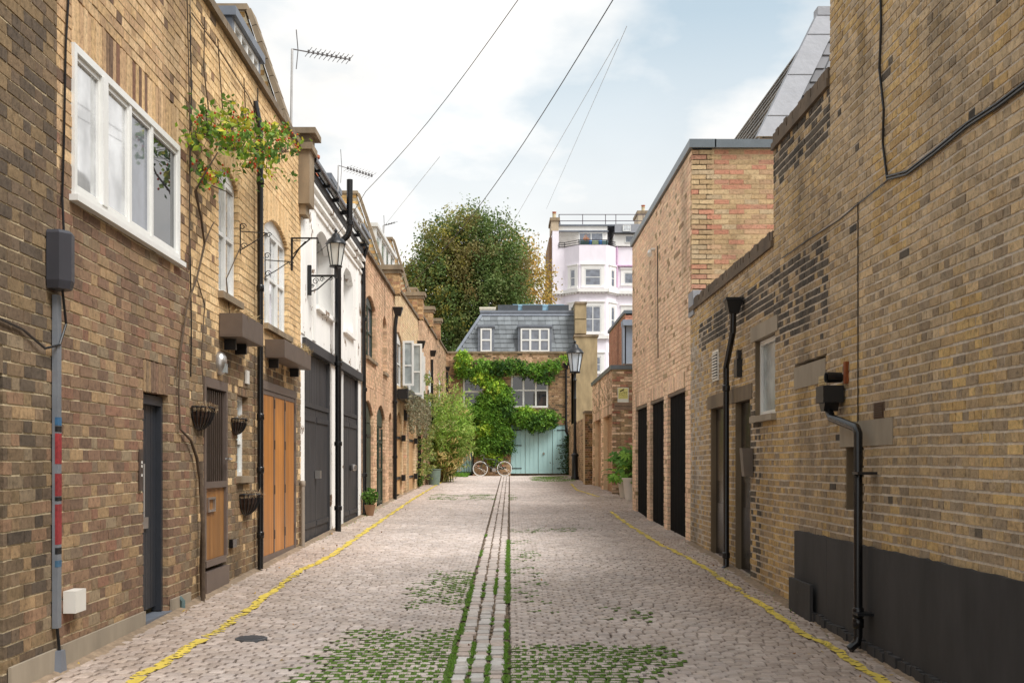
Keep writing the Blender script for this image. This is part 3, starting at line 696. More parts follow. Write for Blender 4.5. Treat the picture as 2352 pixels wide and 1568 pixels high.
# --- the dark brick house nearest on the left
A0 = house('dark sooty brick house end at the left edge with a black doorway', (-2.8, 5.6, .1))
ops = [Op(5.3, 6.47, .16, 1.93, .18)]
wl = slab(PLf, 3.6, 7.25, 0, 6.2, ops, M_MORT['buff'], A0, body=4.5)
brickwork(PLf, 3.6, 7.248, 0, 6.2, ops, colfn([(None, P_DK), (lambda u, v: .5 if u > 6.5 and v < 2.2 else 0, P_LB)]), wl, bond='fle', single=300)
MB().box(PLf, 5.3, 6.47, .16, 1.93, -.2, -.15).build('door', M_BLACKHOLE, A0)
MB().box(PLf, 6.52, 7.20, .0, .27, .011, .03).build('plinth', M_CONC, A0)
# --- reddish house with the wide white window
A1 = house('red-brown brick house with wide white four-pane window over a charcoal front door', (-2.8, 8.8, .15))
ops = [Op(7.5, 9.98, 3.18, 4.16, .28), Op(9.0, 9.67, .14, 1.99, .24)]
wl = slab(PLf, 7.25, 10.33, 0, 5.68, ops, M_MORT['buff'], A1, body=4.5)
def up(u, v): return sm01((v - 2.9) / .9) * .92
brickwork(PLf, 7.252, 10.328, 0, 5.68, ops, colfn([(None, P_RB), (up, P_YB), (lambda u, v: .35 if v < 3.2 else 0, P_LB)]), wl, bond='fle', single=300)
coping(PLf, 7.25, 10.33, 5.68, A1, h=.07)
mansard(PLf, 7.25, 10.33, 5.6, .3, .7, A1)
# window: heavy white frames, one sliding leaf
wo = window(PLf, 7.5, 9.97, 3.17, 4.16, A1, 1, (), w=-.035, fw=.05, glass=M_GLASSL, th=.06)
for o in list(COL.objects):
    if o.parent == wo: D.objects.remove(o)
xs_ = [7.57, 8.07, 8.66, 9.2, 9.9]; m = MB()
for x, wd in ((8.07, .10), (8.66, .05), (9.2, .045)): m.box(PLf, x - wd / 2, x + wd / 2, 3.22, 4.11, -.033, .034 if wd > .09 else .018)
for a, b in ((7.55, 8.02), (8.12, 8.635), (8.685, 9.177), (9.223, 9.92)):
    for q in ((a, b, 3.221, 3.255), (a, b, 4.075, 4.109)): m.box(PLf, *q, -.03, .006)
    m.box(PLf, a, a + .022, 3.255, 4.075, -.03, .005); m.box(PLf, b - .022, b, 3.255, 4.075, -.03, .005)
m.build('casement_frames', M_WHITE, wo)
for k, (a, b) in enumerate(((7.571, 7.999), (8.141, 8.614), (8.706, 9.156), (9.244, 9.899))):
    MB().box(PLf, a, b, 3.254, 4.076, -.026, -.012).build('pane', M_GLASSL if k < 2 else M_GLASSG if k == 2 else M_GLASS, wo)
MB().box(PLf, 7.46, 10.03, 3.125, 3.165, -.03, .06).build('sill', M_WHITE, wo)
MB().tube([PLf.pt(9.95, .12, .05), PLf.pt(9.95, .24, .05), PLf.pt(9.95, .27, .02)], .022, 8).build('vent_stub', plain('verdigris', rgb(84, 104, 104), .7), A1, smooth=True)
MB().tube([PLf.pt(9.95, .13, .05), PLf.pt(9.9, .11, .10)], .028, 8).build('vent_stub', plain('verdigris', rgb(84, 104, 104), .7), A1, smooth=True)
# door
dr = MB(); dr.box(PLf, 9.0, 9.67, 1.9, 1.975, -.12, -.04); dr.box(PLf, 9.0, 9.05, .2, 1.9, -.12, -.04); dr.box(PLf, 9.62, 9.67, .2, 1.9, -.12, -.04); fr = dr.build('door', M_DARKDOOR, A1)
planks(PLf, 9.05, 9.62, .24, 1.9, -.12, 8, M_DARKDOOR, fr, gap=.008, th=.035)
MB().box(PLf, 9.10, 9.36, .90, .99, -.085, -.065).build('letter_plate', M_CHROME, fr)
h_ = MB(); h_.tube([PLf.pt(9.10, 1.0, -.08), PLf.pt(9.10, 1.0, -.02), PLf.pt(9.10, 1.42, -.02), PLf.pt(9.10, 1.42, -.08)], .009, 8); h_.build('handle', M_CHROME, fr)
MB().box(PLf, 8.98, 9.70, .10, .19, -.12, .03).build('doorstep', M_LEAD, A1)
MB().box(PLf, 7.28, 8.985, -.05, .275, .012, .03).build('plinth', M_CONC, A1); MB().box(PLf, 9.70, 10.3, -.05, .28, .012, .03).build('plinth', M_CONC, A1)
# --- warm yellow house with planters and the cedar garage
A2 = house('warm yellow brick house with cedar garage doors and barred cedar entrance', (-2.8, 13.2, .2))
ops = [Op(10.82, 11.72, .16, 2.24), Op(12.2, 12.72, 1.29, 2.15, .10, depth=.2), Op(11.4, 12.25, 3.13, 4.44, .28, .12), Op(13.58, 15.15, 3.08, 4.42, .30, .16), Op(13.46, 15.66, .18, 2.4)]
wl = slab(PLf, 10.33, 16.06, 0, 5.76, ops, M_MORT['buff'], A2, body=4.5)
def low(u, v): return .9 * sm01((2.9 - v) / .5)
def soot2(u, v): return .38 * sm01((2.85 - v) / .3) * sm01((v - 2.0) / .4) * nz(u, v, 2.) + .3 * sm01((.8 - v) / .5)
brickwork(PLf, 10.332, 16.058, 0, 5.76, ops, colfn([(None, P_WY), (low, P_LB), (lambda u, v: .3 if u < 11.3 else 0, P_LB)], soot2), wl, bond='fle', single=300)
coping(PLf, 10.33, 16.06, 5.76, A2, h=.08); mansard(PLf, 10.33, 15.9, 5.7, .3, .78, A2)
party(PLf, 16.0, 5.8, .62, 1.85, A2, cap=True, colf=P_LB)
dormer(PLf, 12.9, 14.4, 5.8, 6.42, -.2, .5, A2, 4)
m = MB(); m.box(PLf, 15.86, 16.26, 5.0, 5.74, 0, .16); m.box(PLf, 15.82, 16.30, 5.74, 5.83, -.3, .20); m.box(PLf, 15.88, 16.24, 5.83, 5.95, -.2, .17); m.box(PLf, 15.80, 16.32, 5.95, 6.03, -.3, .25)
m.box(PLf, 15.9, 16.22, 4.86, 5.0, 0, .10); m.build('corbel_pier', M_STONE, A2)
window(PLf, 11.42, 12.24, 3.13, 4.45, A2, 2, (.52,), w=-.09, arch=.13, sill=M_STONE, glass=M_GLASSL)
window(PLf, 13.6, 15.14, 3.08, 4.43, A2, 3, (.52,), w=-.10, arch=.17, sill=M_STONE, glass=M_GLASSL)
window(PLf, 12.2, 12.72, 1.29, 2.15, A2, 1, (.42,), w=-.11, fw=.045, sill=M_STONE, glass=M_FROST)
# barred entrance door
m = MB()
for a, b, c, d in ((10.82, 11.72, 2.15, 2.24), (10.82, 10.875, .5, 2.15), (11.665, 11.72, .5, 2.15), (10.875, 11.665, 1.19, 1.25), (10.875, 11.665, .44, .50)): m.box(PLf, a, b, c, d, -.05, .02)
gd = m.build('entrance_door', M_STEEL, A2)
MB().box(PLf, 10.82, 11.72, .2, .40, -.06, .035).build('kick_plate', M_STEEL, gd)
MB().box(PLf, 10.875, 11.665, 1.25, 2.15, -.10, -.075).build('backing_panel', plain('dark_mesh', rgb(40, 34, 30), .8), gd)
for k in range(9): MB().box(PLf, 10.93 + k * .082, 10.952 + k * .082, 1.25, 2.13, -.045, -.005).build('bar', M_BARS, gd)
planks(PLf, 10.877, 11.663, .502, 1.188, -.04, 6, M_WEDGE, gd, gap=.003)
m = MB()
for a, b, c, d in ((10.98, 11.26, 1.08, 1.10), (10.98, 11.26, .96, .98), (10.98, 11.01, .98, 1.08), (11.23, 11.26, .98, 1.08)): m.box(PLf, a, b, c, d, -.01, .012)
m.build('letter_slot', M_CHROME, gd)
MB().tube([PLf.pt(11.62, 1.47, .02), PLf.pt(11.62, 1.47, .08), PLf.pt(11.48, 1.47, .08)], .012, 8).build('handle', M_CHROME, gd)
# cedar garage: three folding leaves
m = MB(); m.box(PLf, 13.46, 15.66, 2.30, 2.4, -.06, .015); m.box(PLf, 13.46, 13.52, .2, 2.3, -.06, .012); m.box(PLf, 15.60, 15.66, .2, 2.3, -.06, .012); m.box(PLf, 13.46, 15.66, .0, .25, -.08, -.01)
gf = m.build('garage_frame', M_STEEL, A2)
xs_ = [13.525, 14.21, 14.9, 15.595]
for a, b in zip(xs_, xs_[1:]):
    m = MB()
    for q in ((a, b, .26, .33), (a, b, 2.245, 2.295), (a, a + .028, .33, 2.245), (b - .028, b, .33, 2.245)): m.box(PLf, *q, -.04, .004)
    lf = m.build('garage_door', M_STEEL, A2); planks(PLf, a + .03, b - .03, .332, 2.243, -.035, 5, M_CEDAR, lf, gap=.0025)
    for z in (.5, 1.05, 1.6, 2.1): MB().box(PLf, b - .014, b + .014, z, z + .11, .004, .012).build('hinge', M_BARS, lf)
px_ = PLf.U(598, .08)
d = pipe([PLf.pt(px_, z, .08) for z in (.24, 5.2)] + [PLf.pt(px_, 5.5, .02)], .033, A2, [PLf.pt(px_, z, .08) for z in (.62, 1.35, 1.95, 3.4, 4.6)])
pipe([PLf.pt(15.95, .27, .05), PLf.pt(15.95, 1.15, .05)], .03, A2, [PLf.pt(15.95, 1.15, .05)], mat=plain('grey_plastic_pipe', rgb(150, 138, 124), .6), name='waste_pipe')
# --- white painted house with worn black stable doors
A3 = house('white painted peeling house with two pairs of worn black plank doors', (-2.8, 19.5, .3))
ops = [Op(16.4, 18.9, .16, 3.1), Op(19.7, 20.38, .2, 3.1), Op(20.42, 22.6, .2, 3.1), Op(17.4, 18.95, 3.8, 5.06, 0, depth=.25), Op(20.45, 21.75, 3.8, 5.0, 0, depth=.25)]
wl = slab(PLf, 16.06, 23.04, 0, 5.72, ops, M_WHITE_STUCCO, A3, th=.3, body=4.5)
m = MB()                                  # flaking render edges, keystones and string mouldings
for v in (5.2, 5.32, 5.44): 
    x = 16.3
    while x < 23: e = x + R.uniform(.5, 1.6); m.box(PLf, x, min(e, 23), v, v + .05, 0, .03 + (v - 5.2) * .25); x = e + .01
for u in (16.1, 17.05, 19.1, 19.25, 20.0, 22.3): m.box(PLf, u, u + .3, 3.25, 5.2, -.01, .014)
m.box(PLf, 19.0, 19.04, 3.2, 5.2, 0, .03); m.build('render_mouldings', M_WHITE_STUCCO, A3)
for (u0, u1, v0, vc, v1) in ((17.4, 18.95, 3.8, 4.9, 5.05), (20.45, 21.75, 3.8, 4.85, 5.0)):
    m = MB()                               # spandrels over the arches
    for s_, e_ in ((u0, 1), (u1, -1)):
        pts = [(s_ + e_ * (u1 - u0) / 2 * k / 6, v1 - .22 * (1 - k / 6) ** 2) for k in range(7)] + [(s_, v1 + .03)]
        m.poly(PLf, pts if e_ > 0 else pts[::-1], -.12, -.001)
    m.build('arch_spandrel', M_WHITE_STUCCO, A3)
    window(PLf, u0, u1, v0 + .02, v1 - .02, A3, 2, (.5,), w=-.26, fw=.06, sill=M_WHITE_STUCCO, glass=M_GLASSG)
MB().box(PLf, 16.2, 22.95, 3.06, 3.2, -.02, .05).build('fascia_beam', M_BLACKDOOR, A3)
def stable(u0, u1, vtop, vhead, split, n, P=PLf, parent=A3, mat=M_BLACKDOOR):
    fr = MB(); fr.box(P, u0, u1, vhead - .05, vhead + .02, -.10, -.02); fr.box(P, u0, u0 + .06, .2, vtop, -.10, -.01); fr.box(P, u1 - .06, u1, .2, vtop, -.10, -.01)
    f = fr.build('door_frame', mat, parent); planks(P, u0 + .065, u1 - .065, vhead + .022, vtop, -.09, n, mat, f, gap=.01)
    mid = u0 + (u1 - u0) * split
    for a, b in ((u0 + .065, mid - .006), (mid + .006, u1 - .065)):
        l = MB().box(P, a, b, .28, vhead - .055, -.10, -.07).build('door_leaf', mat, parent); planks(P, a, b, .30, vhead - .06, -.069, n // 2, mat, l, gap=.009)
        MB().box(P, a + .05, b - .02, .48, .56, -.036, -.02).build('ledge', mat, l); MB().box(P, a + .05, b - .02, vhead - .25, vhead - .17, -.036, -.02).build('ledge', mat, l)
    return f
stable(16.42, 18.9, 3.05, 2.3, .47, 14); stable(20.44, 22.58, 3.05, 2.35, .45, 12)
MB().box(PLf, 17.5, 17.62, 1.2, 1.32, -.03, .05).build('padlock', M_CHROME, A3); MB().lathe(PLf.pt(21.55, 1.35, .03), [(.005, -.07), (.06, -.05), (.07, 0), (.06, .05), (.005, .07)], 10).build('padlock', M_CHROME, A3, smooth=True)
n_ = MB().box(PLf, 19.72, 20.36, .25, 2.2, -.12, -.08).build('narrow_door', M_BLACKDOOR, A3); MB().box(PLf, 20.0, 20.2, 1.25, 1.36, -.079, -.07).build('letter_plate', M_CHROME, n_)
window(PLf, 19.72, 20.36, 2.28, 3.0, A3, 1, (), w=-.10, mat=M_BLACKDOOR, glass=M_GLASSG, name='fanlight')
# gutter, brackets, soil pipe
m = MB(); m.tube([PLf.pt(16.35, 5.74, .12), PLf.pt(22.9, 5.80, .12)], .065, 10); g_ = m.build('gutter', M_PIPE, A3, smooth=True)
for k in range(7): MB().box(PLf, 16.8 + k * .95, 16.83 + k * .95, 5.66, 5.72, 0, .17).build('bracket', M_BLACKIRON, g_)
MB().box(PLf, 16.3, 23.0, 5.60, 5.70, .0, .06).build('fascia_board', M_BLACKDOOR, A3)
m = MB(); m.add([PLf.pt(16.06, 5.72, .05), PLf.pt(23.04, 5.72, .05), PLf.pt(23.04, 6.1, -2.5), PLf.pt(16.06, 6.1, -2.5)], [(0, 1, 2, 3)], rgb(110, 112, 116)); m.build('roof', M_SLATE, A3)
ys_ = 18.85
sp = [PLf.pt(ys_, z, .13) for z in (.3, 4.95)] + [PLf.pt(ys_, 5.03, .16), PLf.pt(ys_, 5.14, .28), PLf.pt(ys_, 5.24, .315), PLf.pt(ys_, 6.06, .32)]
pipe(sp, .05, A3, [PLf.pt(ys_, 3.05, .13), PLf.pt(ys_, 1.75, .13), PLf.pt(ys_, .7, .13), PLf.pt(ys_, 5.35, .32)], name='soil_pipe')
pipe([PLf.pt(23.0, 5.75, .12), PLf.pt(23.0, 5.5, .05), PLf.pt(23.0, .35, .07)], .04, A3, [PLf.pt(23.0, z, .07) for z in (1.2, 2.9, 4.3)])
dormer(PLf, 19.8, 21.0, 5.95, 6.30, -.15, .9, A3, 2)
m = MB(); m.lathe(PLf.pt(19.0, 6.15, -.3), [(.09, 0), (.08, .28), (.11, .30), (.11, .34), (.07, .36)], 12); m.build('chimney_pot', M_TERRA, A3)
# --- orange-tan house with dark green doors
A4 = house('orange-tan brick house with dark green arched plank doors and green sash window', (-2.8, 26.5, .45))
ops = [Op(23.25, 25.15, .3, 2.76, .24, .25), Op(25.83, 27.7, .3, 2.78, .24, .25), Op(28.6, 29.4, .4, 2.72, .2, .12), Op(23.8, 25.6, 3.64, 5.0, .24, .16, depth=.2), Op(27.2, 28.1, 3.58, 4.96, .2, .12)]
wl = slab(PLf, 23.04, 30, 0, 5.78, ops, M_MORT['tan'], A4, body=4.5)
brickwork(PLf, 23.044, 29.996, 0, 5.78, ops, colfn([(None, P_OR), (lambda u, v: .25, P_TN)]), wl, bond='fle', single=0)
coping(PLf, 23.04, 30, 5.78, A4); party(PLf, 30.0, 5.9, .85, 2.5, A4, colf=P_WY); pier(PLf, 29.95, 5.8, 6.42, A4)
for a, b in ((23.25, 25.15), (25.83, 27.7)):
    m = MB(); m.poly(PLf, [(a, 2.3)] + [(a + (b - a) * k / 10, 2.76 - .25 * (k / 5 - 1) ** 2) for k in range(11)] + [(b, 2.3)], -.10, -.06); f = m.build('door_head', M_GREENDOOR, A4)
    mid = (a + b) / 2; gl = a > 25
    for p, q in ((a + .03, mid - .004), (mid + .004, b - .03)):
        l = MB().box(PLf, p, q, .42, 2.29, -.11, -.08).build('door_leaf', M_GREENDOOR, A4)
        if gl:
            m = MB()
            for z in (.5, 1.25, 1.9): m.box(PLf, p + .05, q - .05, z, z + .06, -.08, -.055)
            m.box(PLf, p + .02, p + .09, .42, 2.25, -.08, -.05); m.box(PLf, q - .09, q - .02, .42, 2.25, -.08, -.05); m.build('rails', M_GREENDOOR, l)
            for z in (1.33, 1.98): MB().box(PLf, p + .1, q - .1, z, z + .28 + .2 * (z < 1.5), -.079, -.07).build('pane', M_GLASS, l)
        else:
            planks(PLf, p, q, .43, 2.28, -.079, 4, M_GREENDOOR, l, gap=.008); MB().box(PLf, p + .05, q - .1, 2.0, 2.05, -.045, -.03).build('hinge', M_BLACKIRON, l)
MB().box(PLf, 28.62, 29.38, .4, 2.6, -.2, -.16).build('side_door', M_DARKDOOR, A4)
window(PLf, 23.82, 25.58, 3.66, 5.0, A4, 2, (.5,), w=-.12, arch=.15, mat=M_GREENDOOR, sill=M_STONE, glass=M_GLASSG)
window(PLf, 27.22, 28.08, 3.6, 4.94, A4, 1, (.5,), w=-.2, arch=.12, mat=M_WHITE, sill=M_STONE)
pipe([PLf.pt(29.55, .5, .07), PLf.pt(29.55, 4.9, .07), PLf.pt(29.6, 5.2, .1)], .05, A4, [PLf.pt(29.55, z, .07) for z in (1.6, 3.0)]); hopper(PLf.pt(29.6, 5.4, .14), .24, A4)
dormer(PLf, 24.0, 25.4, 5.9, 6.72, -.28, 1.2, A4, 2, mat=M_WHITE, cheek=M_WHITE); dormer(PLf, 27.4, 29.2, 5.9, 7.1, -.55, 1., A4, 3)
# --- pale yellow house
A5 = house('pale yellow brick house with tan arched doors and white casements standing open', (-2.78, 33.8, .6))
P = PS; U = P.U
ops = [Op(U(907), U(924), 3.55, 4.98, .24, .2), Op(U(934.6), U(951.4), 3.4, 5.0, .24), Op(U(909.5), U(922.8), .5, 2.85, .24, .25), Op(U(926.3), U(932.8), .5, 2.75, .2, .1), Op(U(939.5), U(951.7), .5, 2.85, .24, .25)]
wl = slab(P, 30, 37.6, 0, 6.1, ops, M_MORT['tan'], A5, body=4.5)
brickwork(P, 30.004, 37.596, 0, 6.1, ops, colfn([(None, P_PY), (lambda u, v: .12, P_OR)]), wl, bond='fle', single=0)
coping(P, 30, 37.6, 6.1, A5); party(P, 37.6, 6.2, .75, 2.5, A5); pier(P, 37.5, 6.1, 6.85, A5)
window(P, ops[0].u0 + .02, ops[0].u1 - .02, 3.56, 4.96, A5, 2, (.5,), w=-.1, arch=.2); window(P, ops[1].u0 + .02, ops[1].u1 - .02, 3.41, 4.98, A5, 2, (.45,), w=-.06)
def openleaf(P, u, v0, v1, wd, parent, ang=1.):   # a casement leaf standing open, square to the wall
    PQ = PL((P.pt(u, 0).x, P.pt(u, 0).y), (P.pt(u, 0).x + P.n.x, P.pt(u, 0).y + P.n.y), 1 if P.n.x > 0 else -1)
    s_ = 1
    window(PQ, 0.02, wd, v0, v1, parent, 1, (.45,), w=0, fw=.06, glass=M_FROST, name='casement', th=.04)
openleaf(P, ops[0].u1 - .05, 3.6, 4.85, .33, A5); openleaf(P, ops[1].u0 + .3, 3.45, 4.95, .42, A5); openleaf(P, ops[1].u1 - .05, 3.45, 4.9, .30, A5)
for q, mt in ((ops[2], M_TANDOOR), (ops[4], M_TANDOOR)):
    m = MB(); m.poly(P, [(q.u0, 2.3)] + [(q.u0 + (q.u1 - q.u0) * k / 10, 2.85 - .25 * (k / 5 - 1) ** 2) for k in range(11)] + [(q.u1, 2.3)], -.09, -.05); f = m.build('door_head', mt, A5)
    planks(P, q.u0 + .02, q.u1 - .02, .6, 2.295, -.09, 6, mt, f, gap=.015, th=.04)
    for z in (1.0, 2.1):
        MB().box(P, q.u0 + .1, q.u1 - .1, z, z + .07, -.045, -.025).build('strap_hinge', M_BLACKIRON, f)
        MB().box(P, q.u1 - .1, q.u1 + .12, z - .05, z + .12, .0, .10).build('hinge_pin', M_BLACKIRON, f)
q = ops[3]; planks(P, q.u0, q.u1, .6, 2.72, -.10, 3, M_RUSTDOOR, A5, name='side_door_plank', gap=.01)
ph_ = U(958.5); pipe([P.pt(ph_, .7, .07), P.pt(ph_, 5.0, .07)], .05, A5, [P.pt(ph_, z, .07) for z in (2.0, 3.2)]); hopper(P.pt(ph_, 5.35, .12), .26, A5)
dormer(P, 30.8, 35.6, 6.1, 7.75, -.55, 1.1, A5, 4, (.5,), mat=M_WHITE, cheek=M_WHITE)
MB().box(P, 32.6, 33.3, 2.65, 2.95, 0, .1).build('bulkhead_lamp', M_BLACKIRON, A5)
# --- two farther houses
A6 = house('tan brick house behind the climbing plant, with a red-brown side door', (-2.7, 41.9, .7))
ops = [Op(U(962.3), U(971), .6, 3.0), Op(U(956.9), U(963.6), 3.3, 5.0, .24, .15), Op(U(970), U(974), 3.9, 4.9, .2, .1), Op(U(984), U(990), 3.4, 4.9, .24, .15)]
wl = slab(P, 37.6, 46.4, 0, 6.4, ops, M_MORT['tan'], A6, body=4.5)
brickwork(P, 37.604, 46.396, 0, 6.4, ops, colfn([(None, P_TN), (lambda u, v: .4, P_OR)]), wl, bond='fle', single=0)
coping(P, 37.6, 46.4, 6.4, A6); party(P, 46.3, 6.5, .7, 1.9, A6); pier(P, 46.2, 6.4, 7.1, A6); pier(P, 42, 6.4, 7.0, A6)
q = ops[0]; planks(P, q.u0, q.u1, .65, 3.0, -.08, 6, M_RUSTDOOR, A6, name='side_door_plank', gap=.01)
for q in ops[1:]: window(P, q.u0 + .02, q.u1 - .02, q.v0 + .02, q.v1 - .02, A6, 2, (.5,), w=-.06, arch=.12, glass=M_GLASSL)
openleaf(P, ops[1].u0 + .4, 3.4, 4.9, .25, A6)
dormer(P, 38.6, 41., 6.3, 7.3, -.5, .8, A6, 2, mat=M_WHITE, cheek=M_LEADL); dormer(P, 43.5, 45.5, 6.3, 7.1, -.4, .8, A6, 2, mat=M_WHITE, cheek=M_LEADL)
p2_ = U(988); pipe([P.pt(p2_, 1.5, .07), P.pt(p2_, 5.3, .07)], .05, A6); hopper(P.pt(p2_, 5.6, .1), .24, A6)
A7 = house('last tan brick house on the left, meeting the end house at the corner', (-2.6, 49.8, .8))
ops = [Op(U(997), U(1001), 3.6, 5.0, .24, .15), Op(U(1008), U(1013), 3.7, 5.1, .24, .15)]
wl = slab(P, 46.4, 53.0, 0, 6.52, ops, M_MORT['tan'], A7, body=4.5)
brickwork(P, 46.404, 52.99, 0, 6.52, ops, colfn([(None, P_TN), (lambda u, v: .3, P_LB)]), wl, bond='fle', single=0)
coping(P, 46.4, 53.0, 6.52, A7)
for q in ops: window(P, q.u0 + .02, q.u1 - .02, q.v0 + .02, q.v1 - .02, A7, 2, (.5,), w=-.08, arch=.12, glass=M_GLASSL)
MB().box(P, 47.5, 49, 6.6, 7.05, -.6, -.2).build('rooflight', M_WHITE, A7)
pipe([P.pt(52.5, 1.2, .07), P.pt(52.5, 5.6, .07)], .05, A7); hopper(P.pt(52.5, 5.8, .1), .2, A7)

# ================================================================ END HOUSE
E = thing('end_house', 'brick house across the lane end with slate mansard and pale blue garage doors', 'house', (-.5, 53, .95))
P = PE; X = P.U
def Z(x, y): return P.V(x, y)
gx0, gx1 = X(1173), X(1304); gv1 = 1.42 + (1065 - 974.4) / 50
ops = [Op(gx0, gx1, .9, 3.24), Op(X(1173.3), X(1259.7), 3.96, 5.5, .2), Op(X(1062.8), X(1112), 3.96, 5.46, .2), Op(X(1047), X(1086), .9, 3.1)]
ops[0].top = ops[0].v1 = gv1 + .0
wl = slab(P, -2.56, 3.2, .6, 6.5, ops, M_MORT['tan'], E, th=.25, body=6)
def pe(u, v): return .35 if v > 5.9 else .05
brickwork(P, -2.54, 3.19, .64, 6.5, ops, colfn([(None, pal((178, 138, 86), (188, 148, 96), (166, 124, 78), (152, 110, 74), (196, 158, 106), (140, 104, 76))), (lambda u, v: .12, P_DK), (pe, P_OR)]), wl, bond='fle', single=300)
coping(P, -2.56, 3.2, 6.5, E, w1=.08, h=.08, mat=M_STONE)
window(P, ops[1].u0 + .01, ops[1].u1 - .01, ops[1].v0 + .01, 5.5, E, 3, (.53,), w=-.08, fw=.08, bar=.06, sill=M_STONE, glass=M_GLASS)
window(P, ops[2].u0 + .01, ops[2].u1 - .01, ops[2].v0 + .01, 5.46, E, 1, (.5,), w=-.08, fw=.08, bar=.08, glass=M_GLASS)
# garage: four leaves
xs_ = [gx0] + [X(v) for v in (1313.2 - 0,)][:0] + [X((1100 + z / 3.136) / 1.0884) for z in (668, 770, 882)] + [gx1]
for k, (a, b) in enumerate(zip(xs_, xs_[1:])):
    l = MB().box(P, a + .008, b - .008, .98, gv1 - .03, -.1, -.06).build('garage_door', M_BLUEDOOR, E); planks(P, a + .008, b - .008, .985, gv1 - .035, -.058, 3, M_BLUEDOOR, l, gap=.01)
    if k in (0, 3):
        for z in (1.2, 2.25, 2.95):
            x0 = a + .05 if k == 0 else b - .5; MB().box(P, x0, x0 + .45, z, z + .04, -.026, -.01).build('strap_hinge', M_BLACKIRON, l)
MB().box(P, gx0, gx1, gv1 - .03, gv1, -.1, -.03).build('garage_lintel', M_BLUEDOOR, E)
MB().lathe(P.pt(X(1249), 1.9, -.01), [(.01, -.05), (.05, -.03), (.05, .03), (.01, .05)], 8).build('lock', M_CHROME, E)
# blue gate with bars
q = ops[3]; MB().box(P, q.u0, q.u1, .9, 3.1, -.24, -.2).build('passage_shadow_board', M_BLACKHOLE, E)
gt = MB().box(P, q.u0 + .02, q.u1 - .02, 1.0, 1.98, -.12, -.09).build('gate', M_BLUEDOOR, E)
for k in range(7): MB().box(P, q.u0 + .05 + k * .11, q.u0 + .066 + k * .11, .98, 2.2, -.06, -.04).build('bar', M_BLACKIRON, gt)
MB().box(P, q.u0 + .02, q.u1 - .02, 1.02, 1.06, -.065, -.035).build('rail', M_BLACKIRON, gt); MB().box(P, q.u1 - .02, q.u1 + .05, .95, 3.1, -.1, .01).build('jamb', M_BLACKIRON, gt)
# slate mansard
ZB, ZT = 6.58, 1.42 + (1065 - 719) / 49.
def mp_(x, f, off=0.):   # a point on the slope; f from eaves to top
    return Vector((x, 53.3 + f * .8 - off, ZB + f * (ZT - ZB)))
XL0, XL1, XR = (1047 - CX) / 49.7, (1105 - CX) / 49., (1322 - CX) / 49.3
m = MB(); m.add([mp_(XL0, 0), mp_(XR, 0), mp_(XR, 1), mp_(XL1, 1), (XL0 + .2, 58, ZB), (XR, 58, ZB), (XR, 58, ZT), (XL1, 58, ZT)], [(0, 1, 2, 3), (3, 2, 6, 7), (1, 5, 6, 2), (0, 3, 7, 4)], rgb(110, 114, 118)); rf = m.build('roof', M_SLATE, E)
smb = []; nr = 8; dx0, dx1, dx2, dx3 = (1096 - CX) / 49.7, (1136 - CX) / 49.7, (1188 - CX) / 49.7, (1269 - CX) / 49.7
for r in range(nr):
    f0, f1 = r / nr * .93, (r + 1) / nr * .93; x = XL0 + (XL1 - XL0) * f1 + .04 + (r % 2) * .16; first = True
    xl = XL0 + (XL1 - XL0) * f1 + .05
    if x - xl > .05: smb.append((xl, x - .006, f0, f1))
    while x < XR - .03:
        e = min(x + .32, XR); xm = (x + e) / 2
        if not (f1 < .74 and (dx0 < xm < dx1 or dx2 < xm < dx3)): smb.append((x, e - .008, f0, f1))
        x += .32
for (a, b, f0, f1) in smb:
    kk = R.uniform(.88, 1.06) * (1.08 if f0 > .75 else 1); c = rgb(122 * kk, 128 * kk, 132 * kk)
    MB().hexa([mp_(a, f0, 0), mp_(b, f0, 0), mp_(b, f0, .045), mp_(a, f0, .045), mp_(a, f1, 0), mp_(b, f1, 0), mp_(b, f1, .018), mp_(a, f1, .018)][:8], c).build('slate', M_SLATE, rf)
m = MB(); m.hexa([mp_(XL0 - .04, 0, .02), mp_(XL0 + .1, 0, .02), mp_(XL0 + .1, 0, .08), mp_(XL0 - .04, 0, .08), mp_(XL1 - .04, .97, .02), mp_(XL1 + .1, .97, .02), mp_(XL1 + .1, .97, .08), mp_(XL1 - .04, .97, .08)]); m.build('hip_flashing', M_LEAD, rf)
m = MB(); m.hexa([mp_(XL1 - .02, .93, 0), mp_(XR, .93, 0), mp_(XR, .93, .06), mp_(XL1 - .02, .93, .06), mp_(XL1 - .02, 1.0, 0), mp_(XR, 1., 0), mp_(XR, 1., .06), mp_(XL1 - .02, 1., .06)]); m.cube(XL1 - .05, XR, 54.0, 58, ZT, ZT + .12); m.build('roof_edge', M_LEAD, rf)
for x0, x1, cols, wx0, wx1 in ((1098, 1135, 1, 1103.8, 1129.3), (1190, 1267, 3, 1195.8, 1262)):
    PD = PL((0, 53.22), (10, 53.22), 1); k = 2650 / 53.22
    a, b = (x0 - CX) / k, (x1 - CX) / k; zt = 1.42 + (1065 - 751) / k
    m = MB(); m.box(PD, a, b, ZB, zt, -.7, -.02); m.box(PD, a - .03, b + .03, zt, zt + .1, -.75, .06); dm = m.build('dormer', M_LEAD, E)
    window(PD, (wx0 - CX) / k, (wx1 - CX) / k, ZB + .01, zt - .06, dm, cols, (.5,), w=-.018, fw=.07, bar=.07, glass=M_GLASSG, th=.05)
